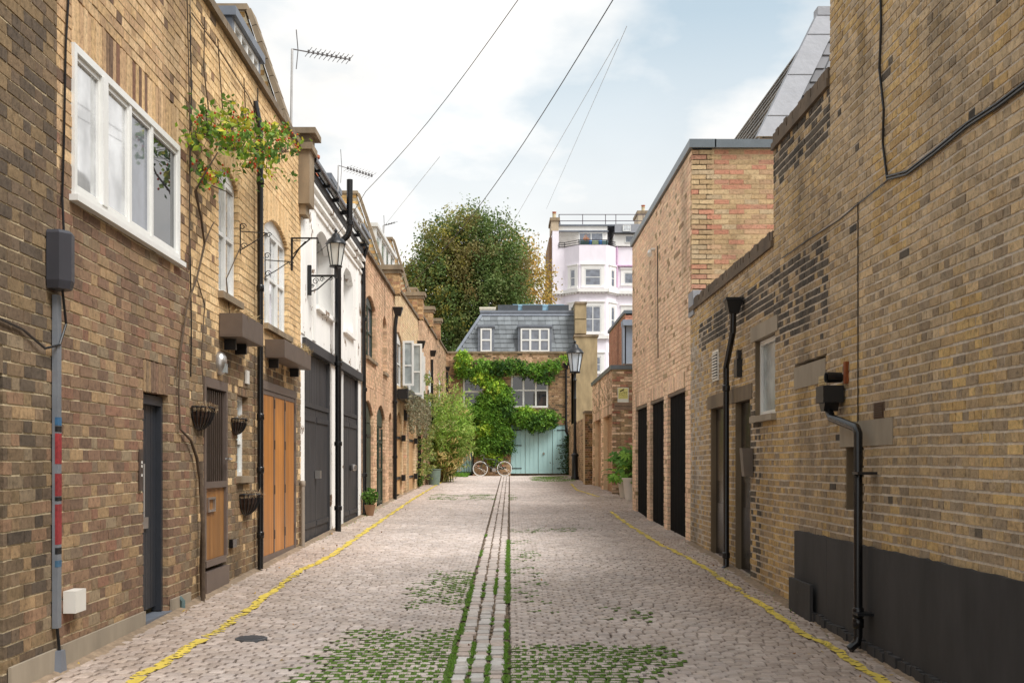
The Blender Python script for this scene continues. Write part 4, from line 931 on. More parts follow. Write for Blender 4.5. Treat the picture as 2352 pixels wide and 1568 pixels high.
# roof terrace boxes
PT = PL((0, 54.2), (10, 54.2), 1); k = 2650 / 54.2
for a, b in ((1143.4, 1190), (1199.6, 1246), (1259.6, 1306.5)):
    MB().box(PT, (a - CX) / k, (b - CX) / k, ZT + .12, 1.42 + (1065 - 700) / k, -.1, 0).build('terrace_screen', plain('dark_terrace_panel', rgb(74, 80, 86), .3), E)
m = MB(); zb, zt2 = ZT + .1, 1.42 + (1065 - 698) / k; m.box(PT, (1178 - CX) / k, (1296 - CX) / k, zt2 - .08, zt2, -1.5, -.12); m.box(PT, (1180 - CX) / k, (1296 - CX) / k, zb, zt2 - .08, -1.4, -.14); m.build('blue_terrace_room', plain('sky_blue_boarding', rgb(150, 190, 212), .6, var=.08), E)
m = MB(); m.box(PT, (1102 - CX) / k, (1138 - CX) / k, ZT + .1, ZT + .2, -.3, .0); m.box(PT, (1101 - CX) / k, (1139 - CX) / k, ZT + .21, ZT + .3, -.3, .03); m.build('roof_vent_box', plain('cream_vent', rgb(222, 216, 198), .6), E)
dp = (2650 / 52.9); xx = (1300 - CX) / dp; x2 = (1309.5 - CX) / dp
pipe([(xx, 52.9, 5.75), (xx, 52.9, 2.9), (xx + .05, 52.9, 2.8), (x2, 52.9, 2.6), (x2, 52.9, 1.0)], .055, E, [(xx, 52.9, 4.2)]); hopper((xx, 52.88, 6.0), .26, E)
# rendered party wall
K = thing('rendered_wall', 'tall tan cement-rendered wall with a narrower upper stack beside the end house', 'wall', (3.8, 52.9, .95))
PK = PL((0, 52.8), (10, 52.8), 1); k = 2650 / 52.8
MB().box(PK, (1320 - CX) / k, (1372 - CX) / k, .6, 1.42 + (1065 - 773) / k, -6, 0).build('lower_wall', M_RENDER, K)
MB().box(PK, (1319.5 - CX) / k - .02, (1374 - CX) / k + .02, 1.42 + (1065 - 773) / k, 1.42 + (1065 - 768) / k, -6, .05).build('coping', M_STONE, K)
PK2 = PL((0, 53.1), (10, 53.1), 1); k = 2650 / 53.1
for a, b in ((773, 736), (736, 698)): MB().box(PK2, (1321 - CX) / k, (1347 - CX) / k, 1.42 + (1065 - a + 4) / k + .07 * (a == 773), 1.42 + (1065 - b + 2) / k, -3, .0).build('stack_block', M_RENDER, K)
MB().box(PK2, (1320 - CX) / k, (1348 - CX) / k, 1.42 + (1065 - 700) / k + .045, 1.42 + (1065 - 695) / k + .04, -3, .05).build('stack_cap', M_STONE, K)
# ================================================================ RIGHT ROW
def Op7(*a, **k): return Op(*a, h=.070, **k)
P_RL = pal((172, 144, 96), (156, 132, 96), (186, 150, 92), (142, 122, 98), (164, 140, 104), (196, 162, 102), (132, 118, 100), (178, 148, 104))
P_RU = pal((196, 168, 122), (206, 176, 128), (184, 156, 114), (172, 148, 112), (208, 172, 114), (190, 164, 126), (162, 142, 114))
P_BK = pal((78, 70, 62), (90, 80, 68), (68, 64, 58), (100, 90, 76), (108, 96, 78))
P_RY = pal((196, 160, 86), (206, 170, 98), (186, 148, 80), (176, 142, 86))
P = PR
B1 = house('tall yellow-brown stock brick building nearest on the right with black painted plinth', (2.85, 7, .0), 'brick buildings on the right of the lane', 'brick_building')
ops = [Op7(9.08, 9.55, 1.04, 1.58, depth=.2), Op7(8.38, 9.68, 1.60, 1.76)]
wl = slab(P, 3.5, 10.0, -.3, 7.6, ops, M_MORT['grey'], B1, body=4)
brickwork(P, 3.5, 9.998, -.32, 7.6, ops, colfn([(None, P_RL), (lambda u, v: .85 * sm01((v - 1.9) / 1.2), P_RU), (lambda u, v: .5 * (nz(u, v, .9, 3.) > .58), P_RY), (lambda u, v: .006, P_BK)]), wl, bond='eng', single=300, h=.070, L=.196, jt=.018)
MB().box(P, 8.38, 9.68, 1.56, 1.76, -.2, .014).build('concrete_lintel', M_CONC, B1)
MB().box(P, 9.06, 9.56, 1.0, 1.56, -.22, -.17).build('blocked_window', M_REVEAL, B1); MB().box(P, 9.53, 9.56, 1.03, 1.56, -.17, -.004).build('reveal', M_REVEAL, B1)
m = MB(); 
for k in range(7): m.box(P, 8.59, 8.79, 1.775 + k * .016, 1.785 + k * .016, .0, .018)
m.box(P, 8.575, 8.805, 1.76, 1.885, -.02, .010); m.build('air_brick', plain('dark_airbrick', rgb(96, 76, 60), .9), B1)
def plinth(u0, u1, parent, v1=.785):
    m = MB(); u = u0; prev = None; n = int((u1 - u0) / .09) + 1; top = [(u0 + (u1 - u0) * i / n, v1 + .012 * nz(u0 + i * .3, .5, 3.) - .01 * R.random()) for i in range(n + 1)]
    m.poly(P, [(u0, -.4)] + top + [(u1, -.4)], .009, .034)
    b = [(u0 + (u1 - u0) * i / n) for i in range(n + 1)]
    for a, c in zip(b, b[1:]):
        zz = gz(2.8, (a + c) / 2) + .075 + R.uniform(-.012, .012); m.box(P, a, c, -.4, zz, .033, .07 + R.uniform(-.01, .012))
    return m.build('plinth', M_PLINTH_B, parent)
plinth(3.5, 9.998, B1)
B2 = house('lower stepped stock brick building with dark doorways and a narrow white window', (2.85, 13.7, .15), 'brick buildings on the right of the lane', 'brick_building')
ops = [Op7(14.80, 15.73, .0, 2.16, depth=.2), Op7(13.2, 14.08, .0, 2.16, depth=.2), Op7(12.0, 12.98, 1.93, 2.79, depth=.2), Op7(11.88, 13.15, 2.80, 2.96), Op7(13.1, 15.92, 2.18, 2.34), Op7(10.12, 11.2, 2.14, 2.35)]
wl = slab(P, 10.0, 12.07, -.2, 4.76, ops, M_MORT['grey'], B2, body=4)
def dark(u, v): return .74 * (1 if 2.5 + .25 * nz(u, 1, 2.) < v < 3.35 + .12 * nz(u, 3, 2.) and u > 10.1 else 0) * sm01((v - 2.4) / .5)
def whit(u, v): return 0
cf = colfn([(None, P_RL), (lambda u, v: .75 * sm01((v - 3.3) / .4), P_RY + P_RU), (lambda u, v: .6 * (nz(u, v, .8, 3.) > .5) * (v < 2.3), P_RY), (lambda u, v: dark(u, v), P_BK), (lambda u, v: .7 * (v > 4.3), P_BK)])
brickwork(P, 10.002, 12.068, -.2, 4.76, ops, cf, wl, bond='eng', single=200, h=.070, L=.196, jt=.018)
wl = slab(P, 12.07, 17.36, -.1, 3.76, ops, M_MORT['grey'], B2, body=4, name='low_wall')
def dark2(u, v): return .9 * (3.0 + .1 * nz(u, 1, 2.) < v < 3.46) * (u < 16.6)
cf = colfn([(None, P_RL), (lambda u, v: .5 * (nz(u, v, .8, 3.) > .45), P_RY), (dark2, P_BK), (lambda u, v: .6 * (v > 3.55), P_RU), (lambda u, v: .5 * (12.7 < u < 13.2) * (v < 2.1), P_BK), (lambda u, v: .55 * (u > 16.3) * (v < 3.3), pal((190, 178, 160), (170, 156, 136), (150, 132, 108)))])
brickwork(P, 12.072, 17.358, -.1, 3.76, ops, cf, wl, bond='eng', single=100, h=.070, L=.196, jt=.018)
for (u0, u1, v0) in ((10.0, 12.07, 4.76), (12.07, 17.36, 3.76)):
    m = MB(); x = u0; m.box(P, u0, u1, v0 - .07, v0, -.28, .035)
    while x < u1 - .01: e = min(x + .112, u1); m.box(P, x + .003, e - .003, v0 + .002, v0 + .10 + R.uniform(-.01, .01), -.24, .02 + R.uniform(-.006, .006)); x = e
    m.build('brick_on_edge_coping', stucco('sooty_coping', rgb(112, 96, 78), None, grime=.5) if 'sc' not in MC else MC['sc'], B2)
MB().box(P, 10.12, 11.2, 2.14, 2.35, -.1, .012).build('stone_patch', M_CONC, B2); MB().box(P, 11.88, 13.15, 2.795, 2.96, -.2, .014).build('concrete_lintel', M_CONC, B2); MB().box(P, 13.1, 15.92, 2.165, 2.34, -.2, .012).build('concrete_lintel', M_REVEAL, B2)
plinth(10.002, 11.1, B2); MB().box(P, 10.3, 11.05, -.1, .34, .07, .10).build('plinth_block', M_PLINTH_B, B2)
for a, b in ((14.80, 15.73), (13.2, 14.08)):
    m = MB(); m.box(P, b - .03, b, .05, 2.16, -.07, -.003); m.box(P, a, a + .03, .05, 2.16, -.07, -.003); m.build('reveal', M_REVEAL, B2)
    d = MB().box(P, a + .03, b - .03, .05, 2.16, -.11, -.07).build('door', M_PIPE, B2)
    MB().lathe(P.pt(a + .15, 1.1, -.05), [(.005, -.03), (.03, 0), (.005, .03)], 8).build('knob', M_CHROME, d)
    MB().box(P, a + .1, b - .1, .3, .9, -.07, -.06).build('panel', M_PIPE, d); MB().box(P, a + .1, b - .1, 1.2, 2.0, -.07, -.06).build('panel', M_PIPE, d)
    MB().box(P, a, b, -.1, .13, -.2, .03).build('doorstep', M_CONC, B2)
MB().box(P, 12.95, 12.98, 1.93, 2.79, -.16, -.004).build('reveal', M_REVEAL, B2)
window(P, 12.0, 12.95, 1.95, 2.785, B2, 1, (), w=-.10, fw=.05, glass=M_FROST, sill=M_CONC)
m = MB(); m.box(P, 15.1, 15.5, 2.52, 2.92, .0, .02)
for k in range(9): m.box(P, 15.14, 15.46, 2.555 + k * .038, 2.575 + k * .038, .02, .035)
v_ = m.build('vent_grille', M_PLASTIC, B2); MB().box(P, 15.13, 15.47, 2.55, 2.89, .019, .022).build('vent_dark', M_BLACKHOLE, v_)
m = MB(); m.box(P, 10.1, 10.32, 1.99, 2.2, .0, .014)
for k in range(8): m.box(P, 10.12, 10.30, 2.0 + k * .024, 2.012 + k * .024, .014, .022)
m.build('cream_vent', plain('cream_vent2', rgb(196, 176, 132), .8), B2)
MB().box(P, 13.63, 13.8, 2.45, 2.66, 0, .07).build('cable_box', M_BLACKIRON, B2); MB().box(P, 13.66, 13.76, 2.67, 2.77, 0, .05).build('cable_box', M_BLACKIRON, B2)
MB().box(P, 17.0, 17.42, 3.62, 3.98, -.3, .03).build('lead_corner', M_LEADL, B2)
# downpipe of the lower building
w_ = .09; uh = P.U(1690, w_); ub = P.U(1668, w_)
pipe([P.pt(uh, 3.24, w_ + .03), P.pt(uh + .01, 2.98, w_ + .03), P.pt(ub, 2.62, w_), P.pt(ub, 2.4, w_), P.pt(ub, .17, w_), P.pt(ub - .02, .1, w_ + .08)], .037, B2, [P.pt(ub, z, w_) for z in (.3, 2.35)], name='downpipe'); hopper(P.pt(uh, 3.34, w_ + .03), .19, B2)
# big soil hopper and pipe of the near building
w_ = .11; up_ = P.U(1971, w_)
sp = pipe([P.pt(9.62, 1.86, .12), P.pt(9.55, 1.80, .12), P.pt(up_ + .05, 1.70, w_), P.pt(up_, 1.66, w_), P.pt(up_, .10, w_), P.pt(up_, .05, w_ + .01), P.pt(up_ - .01, .0, w_ + .07)], .034, B1, [P.pt(up_, z, w_) for z in (.2, .28)], name='soil_pipe')
for z in (.27, 1.34): MB().box(P, up_ - .14, up_, z, z + .02, .0, w_ + .045).build('pipe_clip', M_BLACKIRON, sp)
m = MB(); c = P.pt(9.66, 2.0, .14)
m.box(P, 9.54, 9.76, 1.93, 2.07, .02, .19); m.poly(P, [(9.56, 1.929), (9.74, 1.929), (9.68, 1.86), (9.60, 1.86)], .05, .17); hb = m.build('pipe_box', M_BLACKIRON, B1)
MB().tube([P.pt(9.62, 2.14, .02), P.pt(9.60, 2.14, .15)], [.042, .046], 12).build('pipe_stub', M_BLACKIRON, hb, smooth=True); MB().tube([P.pt(9.60, 2.14, .151), P.pt(9.60, 2.14, .154)], .036, 12).build('pipe_mouth', M_BLACKHOLE, hb)
MB().box(P, 9.46, 9.52, 2.08, 2.26, .0, .03).build('rusty_bracket', M_RUST, hb)
# slate mansard roof further back
RB_ = thing('slate_roofed_house', 'tall set-back building with slate mansard roof and pale lead hip above the brick wall', 'house', (5.5, 22, .4))
m = MB(); m.cube(4.4, 12, 19.45, 32, 0, 6.9); m.build('wall', M_MORT['tan'], RB_)
h0, h1 = Vector((4.4, 19.4, 6.9)), Vector((5.57, 20., 9.17)); f1, e1 = Vector((4.4, 31, 6.9)), Vector((5.57, 31, 9.17)); g0, g1 = Vector((12, 19.4, 6.9)), Vector((12, 20., 9.17))
m = MB(); m.add([h0, h1, e1, f1], [(0, 1, 2, 3)], rgb(96, 94, 90)); m.add([h0, g0, g1, h1], [(0, 1, 2, 3)], rgb(96, 98, 102)); m.add([h1, g1, Vector((12, 31, 9.17)), e1], [(0, 1, 2, 3)], rgb(96, 98, 102)); r = m.build('roof', M_SLATE, RB_)
def lerp(a, b, t): return a + (b - a) * t
m = MB(); n = 9
for k in range(n):       # courses facing along the lane, and facing us
    for (A_, B_, C_, D_, cnt) in ((h0, f1, h1, e1, 30), (h0, g0, h1, g1, 22)):
        a0, b0, a1, b1 = lerp(A_, C_, k / n), lerp(B_, D_, k / n), lerp(A_, C_, (k + 1) / n), lerp(B_, D_, (k + 1) / n); nn = (b0 - a0).cross(a1 - a0).normalized()
        if nn.z < 0: nn = -nn
        for j in range(cnt):
            s0, s1 = (j + .5 * (k % 2)) / cnt, min(1, (j + 1 + .5 * (k % 2)) / cnt); kk = R.uniform(.7, 1.12); cl = rgb(118 * kk, 118 * kk, 122 * kk) if cnt == 22 else rgb(128 * kk, 120 * kk, 110 * kk)
            q = [lerp(a0, b0, s0 + .002), lerp(a0, b0, s1 - .002), lerp(a0, b0, s1 - .002) + nn * .04, lerp(a0, b0, s0 + .002) + nn * .04, lerp(a1, b1, s0 + .002), lerp(a1, b1, s1 - .002), lerp(a1, b1, s1 - .002) + nn * .014, lerp(a1, b1, s0 + .002) + nn * .014]
            m.hexa(q, cl)
m.build('slates', M_SLATE, r)['kind'] = 'stuff'
m = MB(); n = 6
for k in range(n):
    a, b = lerp(h0, h1, k / n), lerp(h0, h1, (k + 1) / n + .01); wd = .30; o_ = .012 * (k % 2)
    m.hexa([a + Vector((-.12, .1, .03)), a + Vector((wd, .02, 0)), a + Vector((wd, -.09 - o_, 0)), a + Vector((-.12, -.09 - o_, .0)), b + Vector((-.12, .1, .03)), b + Vector((wd, .02, 0)), b + Vector((wd, -.09 - o_, 0)), b + Vector((-.12, -.09 - o_, .0))])
m.build('lead_hip', M_LEADL, r); m = MB(); m.cube(5.45, 12, 19.88, 20.15, 9.15, 9.3); m.build('ridge_lead', M_LEADL, r)
# --- garage block of newer brick
B3 = house('newer orange-tan brick block with three tall dark garage openings', (2.87, 21, .25), 'brick buildings on the right of the lane', 'garage_block')
PG = PL((2.87, 0), (2.87, 60), -1); P = PG; U = P.U
FY = U(1453)
gops = [Op(U(1486.8), U(1460.6), -.1, 2.62, .27), Op(U(1525.2), U(1494.3), -.1, 2.62, .27), Op(U(1575), U(1533.7), -.1, 2.62, .27)]
P_GF = pal((244, 208, 168), (238, 194, 150), (246, 212, 168), (232, 188, 146), (240, 196, 156), (234, 196, 148), (230, 180, 144))
P_GR = pal((184, 120, 88), (176, 110, 80), (192, 130, 94), (172, 122, 94)); P_GY = pal((184, 152, 100), (172, 140, 90), (190, 162, 112), (162, 132, 90), (176, 134, 98), (170, 150, 116))
wl = slab(P, 17.38, FY, -.1, 6.16, gops, M_MORT['tan'], B3, body=0, th=.3)
brickwork(P, 17.385, FY - .003, -.1, 6.16, gops, colfn([(None, P_GF), (lambda u, v: .05, P_GY)]), wl, bond='str', single=0, h=.075)
MB().cube(3.6, 6.2, 17.8, FY, 0, 6.1).build('core_wall', M_MORT['tan'], B3)
PGS = PL((0, 17.38), (10, 17.38), 1)
wl = slab(PGS, 2.875, 6.2, .1, 6.16, [], M_MORT['tan'], B3, name='side_wall', th=.3)
brickwork(PGS, 2.863, 6.2, .1, 6.16, [], colfn([(None, P_GY), (lambda u, v: .24, P_GR)]), wl, bond='str', single=300, h=.075)
m = MB(); m.box(P, 17.3, FY + .03, 6.165, 6.29, -.35, .05); m.cube(3.2, 6.2, 17.30, 17.7, 6.163, 6.288); m.build('zinc_capping', M_ZINC, B3)
for q in gops:
    dd = MB().box(P, q.u0, q.u1, .0, 2.62, -.09, -.06).build('garage_door', M_BLACKHOLE, B3)
    planks(P, q.u0 + .02, q.u1 - .02, .25, 2.6, -.0595, 6, M_BLACKHOLE, dd, gap=.02, th=.015)
    MB().box(P, q.u0, q.u1, 2.56, 2.618, -.05, -.005).build('timber_head', M_STEEL, B3)
cam_t = thing('security_camera', 'white security camera high on the newer brick block', 'camera', P.pt(U(1505), 5.4, .0))
MB().tube([P.pt(U(1505), 5.42, .0), P.pt(U(1505), 5.42, .08)], .03, 8).build('bracket', M_PLASTIC, cam_t); MB().tube([P.pt(U(1505) + .12, 5.40, .08), P.pt(U(1505) - .14, 5.30, .12)], .045, 10).build('housing', M_PLASTIC, cam_t, smooth=True)
c_ = U(1512.6); tag(MB().tube([P.pt(c_, 5.4, .02), P.pt(c_ + .02, 4.6, .012), P.pt(c_ - .01, 3.8, .012), P.pt(c_ - .02, 3.35, .012)], .009, 6).build('cable', M_BLACKIRON, loc=P.pt(c_, 5.4)), 'thin dark cable hanging straight down below the white security camera', 'cable')
# --- low garage beyond
B4 = house('low tan brick garage with roller doors, warning sign on its near face', (3.15, 36, .6), 'brick buildings on the right of the lane', 'garage_block')
PL5 = PL((3.15, 0), (3.15, 60), -1); P = PL5; U = P.U; y0, y1 = U(1407), U(1361)
ops = [Op(U(1405.7), U(1384.5), .3, 2.86, .24), Op(U(1380.5), U(1364.5), .3, 2.86, .24)]
wl = slab(P, y0, y1, .2, 4.1, ops, M_MORT['tan'], B4, body=4); brickwork(P, y0 + .004, y1, .24, 4.1, ops, colfn([(None, P_GF), (lambda u, v: .3, P_GY)]), wl, bond='str', single=0, h=.075)
for q in ops:
    d_ = MB().box(P, q.u0, q.u1, .5, 2.86, -.2, -.16).build('roller_door', plain('tan_roller_door', rgb(192, 152, 116), .6), B4)
    m = MB()
    for k in range(28): m.box(P, q.u0 + .05, q.u1 - .05, .55 + k * .08, .60 + k * .08, -.16, -.14)
    m.build('slats', plain('tan_roller_door', rgb(192, 152, 116), .6), d_)['kind'] = 'stuff'
    MB().box(P, q.u1 - .14, q.u1, .5, 2.86, -.15, -.02).build('door_post', plain('cream_post', rgb(228, 200, 160), .6), B4)
P5S = PL((0, y0), (10, y0), 1); k = 2650 / y0
wl = slab(P5S, 3.155, 8, .2, 4.1, [], M_MORT['tan'], B4, name='side_wall'); brickwork(P5S, 3.143, 5.2, .24, 4.1, [], colfn([(None, P_GY), (lambda u, v: .35, P_GF), (lambda u, v: .12, P_GR)]), wl, bond='str', single=300, h=.075)
m = MB(); m.box(P, y0 - .05, y1, 4.102, 4.22, -.3, .06); m.cube(3.4, 8, y0 - .06, y0 + .3, 4.10, 4.215); m.build('zinc_capping', M_ZINC, B4)
def fx(x): return (x - CX) / k
def fz(y): return CH + (HY - y) / k
sg = thing('warning_sign', 'yellow and white security camera sign above the private property notice', 'sign', (fx(1431), y0, fz(907)))
MB().box(P5S, fx(1418.4), fx(1443.7), fz(923.7), fz(890), .012, .02).build('sign_board', plain('sign_white', rgb(240, 240, 228), .5, bump=0), sg)
MB().box(P5S, fx(1420), fx(1442), fz(915.5), fz(891.5), .020, .022).build('yellow_field', plain('sign_yellow', rgb(238, 232, 150), .5, bump=0), sg)
DKI = plain('sign_ink', rgb(50, 48, 34), .6, bump=0); OLI = plain('sign_olive_ink', rgb(150, 146, 62), .6, bump=0)
m = MB(); cxx, czz = fx(1428.5), fz(896.3)
for (l, h_, ang, ox, oz) in ((.13, .034, .5, 0, 0), (.05, .008, -.9, .05, -.035), (.075, .008, 0., .095, -.055), (.008, .04, 0, .135, -.055)):
    ca, sa = math.cos(ang), math.sin(ang); pts = [(cxx + ox + ca * a - sa * b, czz + oz + sa * a + ca * b) for a, b in ((-l / 2, -h_ / 2), (l / 2, -h_ / 2), (l / 2, h_ / 2), (-l / 2, h_ / 2))]; m.poly(P5S, pts, .0221, .0235)
m.build('camera_symbol', DKI, sg)
textobj('CCTV', P5S, fx(1431), fz(904.5), .022, .085, OLI, sg)
textobj('IN OPERATION', P5S, fx(1431), fz(908.3), .022, .035, OLI, sg)
for z_ in (912.6,): MB().box(P5S, fx(1423), fx(1440), fz(z_), fz(z_) + .008, .022, .0235).build('rule', OLI, sg)
nb = thing('private_property_notice', 'brown PRIVATE PROPERTY notice strip below the yellow camera sign', 'sign', (fx(1433), y0, fz(932)))
MB().box(P5S, fx(1411), fx(1453), fz(941), fz(924.6), .010, .018).build('notice_board', plain('notice_brown', rgb(148, 124, 104), .6, bump=0), nb)
textobj('PRIVATE PROPERTY', P5S, fx(1433.5), fz(933), .018, .058, DKI, nb); MB().box(P5S, fx(1421), fx(1444), fz(938.7), fz(938.3), .018, .0195).build('rule', plain('notice_red', rgb(110, 60, 50), .6, bump=0), nb)
# red brick upper building with grey window box behind
B5 = thing('red_brick_house', 'dark red brick block with blue-grey boxed window behind the low garage', 'house', (4.2, 38, .7))
P9 = PL((3.95, 0), (3.95, 60), -1); a_, b_ = P9.U(1437), P9.U(1399); wl = slab(P9, a_, b_, 1, 6.2, [], M_MORT['tan'], B5, body=4)
brickwork(P9, a_, b_, 1, 6.2, [], colfn([(None, pal((178, 116, 82), (168, 106, 76), (186, 126, 92)))]), wl, bond='str', single=0)
P9S = PL((0, a_), (10, a_), 1); wl = slab(P9S, 3.955, 6.5, 1, 6.2, [], M_MORT['tan'], B5, name='side_wall'); brickwork(P9S, 3.94, 5.2, 3.9, 6.2, [], colfn([(None, pal((196, 118, 82), (186, 108, 76), (204, 130, 92)))]), wl, bond='str', single=300)
MB().box(P9, a_ - .05, b_, 6.2, 6.3, -.3, .06).build('capping', M_ZINC, B5)
kk_ = 2650 / (a_ - .5); m = MB(); PB = PL((0, a_ - .5), (10, a_ - .5), 1)
X_ = lambda x: (x - CX) / kk_; Z_ = lambda y: CH + (HY - y) / kk_
m.box(PB, X_(1430), 6.5, Z_(748), Z_(735), -.5, .15); m.box(PB, X_(1438), 6.5, Z_(835), Z_(748), -.5, 0); m.box(PB, X_(1431), X_(1434), Z_(835), Z_(748), -.4, .1); bx = m.build('window_box', plain('blue_grey_box', rgb(138, 148, 164), .5, var=.12), B5)
MB().box(PB, X_(1434.5), X_(1438), Z_(833), Z_(750), -.3, -.1).build('pane', M_GLASS, bx)
# garden wall and pier
GW = thing('garden_wall', 'old brown garden wall ending in a brick pier before the rendered wall', 'wall', (3.0, 44, .75))
PW = PL((3.08, 0), (3.08, 60), -1); wl = slab(PW, 41.3, 52.8, .3, 3.15, [], M_MORT['tan'], GW); brickwork(PW, 41.3, 52.8, .6, 3.15, [], colfn([(None, P_TN), (lambda u, v: .5, P_LB)]), wl, bond='fle', single=0)
y_ = 40.4; PP = PL((0, y_), (10, y_), 1); k4 = 2650 / y_
MB().cube((1343.5 - CX) / k4, (1361.5 - CX) / k4, y_, 41.28, .4, 3.2).build('pier', M_MORT['tan'], GW)
m = MB(); z = .6; i = 0
while z < 3.15:
    xa = (1343.5 - CX) / k4; es = [xa + e for e in ((0, .14, .275) if i % 2 else (0, .09, .19, .275))]
    for a, b in zip(es, es[1:]): c = R.choice(P_LB + P_TN); q_ = R.uniform(.6, .85); m.box(PP, a + .003, b - .003, z, z + .07, -.02, .008, tuple(x * q_ for x in c))
    z += .08; i += 1
m.build('brickwork', M_BA, GW)['kind'] = 'stuff'; MB().box(PP, (1342.5 - CX) / k4, (1362 - CX) / k4, 3.2, 3.28, -.9, .04).build('pier_cap', M_STONE, GW)
# ================================================================ PINK TERRACE
PK_ = thing('pink_terrace_house', 'tall pale pink house with white bay windows and roof railings far behind', 'house', (8, 92, 1))
yb = 92.; kq = F / yb; PP = PL((0, yb), (10, yb), 1); QX = lambda x: (x - CX) / kq; QZ = lambda y: CH + (HY - y) / kq
MB().box(PP, QX(1269), 20, 0, QZ(567.5), -9, 0).build('wall', M_PINK, PK_)
MB().box(PP, QX(1269), QX(1283.5), QZ(567.5), QZ(529.6), -9, -.01).build('party_wall', M_PINK, PK_)
MB().box(PP, QX(1262.5), QX(1268.8), 0, QZ(540), -9, -1).build('flank_wall', plain('flank_brick', rgb(150, 118, 92), .9, var=.3), PK_)
# bay: three faces
bx = [(QX(1297), 0.), (QX(1328), -1.15), (QX(1390), -1.15), (QX(1416.5), 0.)]
m = MB(); zt = QZ(612 + 0 - 0); zt = QZ(486 + 124); zt = QZ(612); ztop = CH + (HY - 562.5) / (F / 91)
V = [Vector((x, yb + y, z)) for z in (0, ztop) for x, y in bx]; m.add(V, [(0, 1, 5, 4), (1, 2, 6, 5), (2, 3, 7, 6), (4, 5, 6, 7)]); bay = m.build('bay', M_PINK, PK_)
faces = []
for (xa, ya), (xb, ybb) in zip(bx, bx[1:]):
    faces.append(PL((xa, yb + ya), (xb, yb + ybb), 1))
L_ = [math.hypot(b[0] - a[0], b[1] - a[1]) for a, b in zip(bx, bx[1:])]
def surround(Pf, u0, u1, v0, v1, parent):
    m = MB(); m.box(Pf, u0 - .28, u0 - .02, v0 - .05, v1 + .3, .01, .05); m.box(Pf, u1 + .02, u1 + .28, v0 - .05, v1 + .3, .01, .05); m.box(Pf, u0 - .02, u1 + .02, v1 + .02, v1 + .3, .01, .05); m.box(Pf, u0 - .34, u1 + .34, v1 + .3, v1 + .38, .01, .12); m.box(Pf, u0 - .3, u1 + .3, v0 - .16, v0 - .05, .01, .12)
    m.build('window_surround', M_CREAMTRIM, parent)
zf = lambda y: CH + (HY - y) / (F / 90.85)
for v0, v1, v2, split in ((zf(656), zf(617), 0, (.5,)), (zf(763), zf(702.5), 1, (.5,)), (zf(854), zf(819), 2, (.5,))):
    c = L_[1] / 2; hw = (1377.5 - 1341) / 29.2 / 2
    window(faces[1], c - hw, c + hw, v0, v1, PK_, 2 if v2 else 1, split, w=.005, fw=.07, bar=.05, glass=M_GLASSG, th=.03); surround(faces[1], c - hw, c + hw, v0, v1, PK_)
    for fi, (a, b) in ((0, (.55, 1.15)), (2, (.3, .75))):
        q = L_[fi]; window(faces[fi], q * .42, q * .74, v0, v1, PK_, 1, split, w=.005, fw=.06, bar=.05, glass=M_GLASSG, th=.03); surround(faces[fi], q * .42, q * .74, v0, v1, PK_)
    a, b = QX(1434), QX(1458); window(PP, a, b, v0 + .32, v1 - .14, PK_, 1, split if v2 else (), w=.005, fw=.06, glass=M_GLASSG, th=.03); surround(PP, a, b, v0 + .32, v1 - .14, PK_)
# string courses with dentils following the bay
def course(v, h, d, name, dent=False):
    m = MB()
    m.box(PP, QX(1269), bx[0][0] - .01, v, v + h, .0, d); m.box(PP, bx[3][0] + .01, 20, v, v + h, .0, d)
    for Pf, l in zip(faces, L_): m.box(Pf, -d * .3, l + d * .3, v, v + h, .0, d)
    if dent:
        for Pf, l in list(zip(faces, L_)) + [(PP, 0)]:
            r_ = (0, l) if l else (QX(1269), 12)
            x = r_[0]
            while x < r_[1] - .1: m.box(Pf, x, x + .13, v - .12, v - .003, .0, d * .7); x += .26
    m.build(name, M_CREAMTRIM, PK_)
course(zf(671), .26, .3, 'cornice', True); course(zf(778), .3, .2, 'string_course')
# attic: set-back white storey, glazing, railings, trellis
PA = PL((0, yb + .45), (10, yb + .45), 1); ka = F / (yb + .45); AX = lambda x: (x - CX) / ka; AZ = lambda y: CH + (HY - y) / ka
MB().box(PA, AX(1283), AX(1395), AZ(567), AZ(519.5), -6, 0).build('attic_wall', M_CREAMTRIM, PK_)
MB().box(PA, AX(1282), AX(1397), AZ(533), AZ(530), -.1, .2).build('canopy_edge', M_LEAD, PK_); MB().box(PA, AX(1282), AX(1412), AZ(519.3), AZ(516), -6, .12).build('roof_edge', M_LEAD, PK_)
window(PA, AX(1329), AX(1386), AZ(566), AZ(534), PK_, 2, (), w=.01, fw=.08, glass=M_GLASSG, th=.05)
m = MB()
for k in range(17): x = AX(1284) + k * (AX(1327) - AX(1284)) / 16; m.box(PA, x, x + .02, AZ(567), AZ(534), .15, .17)
for k in range(11): z = AZ(567) + k * (AZ(535) - AZ(567)) / 10; m.box(PA, AX(1284), AX(1327), z, z + .02, .17, .19)
m.build('trellis', plain('trellis_wood', rgb(176, 170, 160), .8), PK_)
m = MB()
def rail(z0, z1, pts, nb=0):
    for zz in (z0, (z0 + z1) / 2, z1)[(0 if nb else 1):]: m.tube([(x, y, zz) for x, y in pts], .03, 6)
    for x, y in pts: m.tube([(x, y, z0 - .05), (x, y, z1)], .03, 6)
rail(AZ(517), AZ(487.5), [(AX(1285), yb + 1.3), (AX(1340), yb + 1.3), (AX(1393), yb + 1.3), (AX(1417), yb + 1.3), (AX(1480), yb + 1.3), (14, yb + 1.3)])
rail(AZ(517), AZ(487.5), [(AX(1285), yb + 1.3), (AX(1298), yb + 7)]); m.build('roof_railing', plain('rail_paint', rgb(86, 74, 84), .5), PK_)
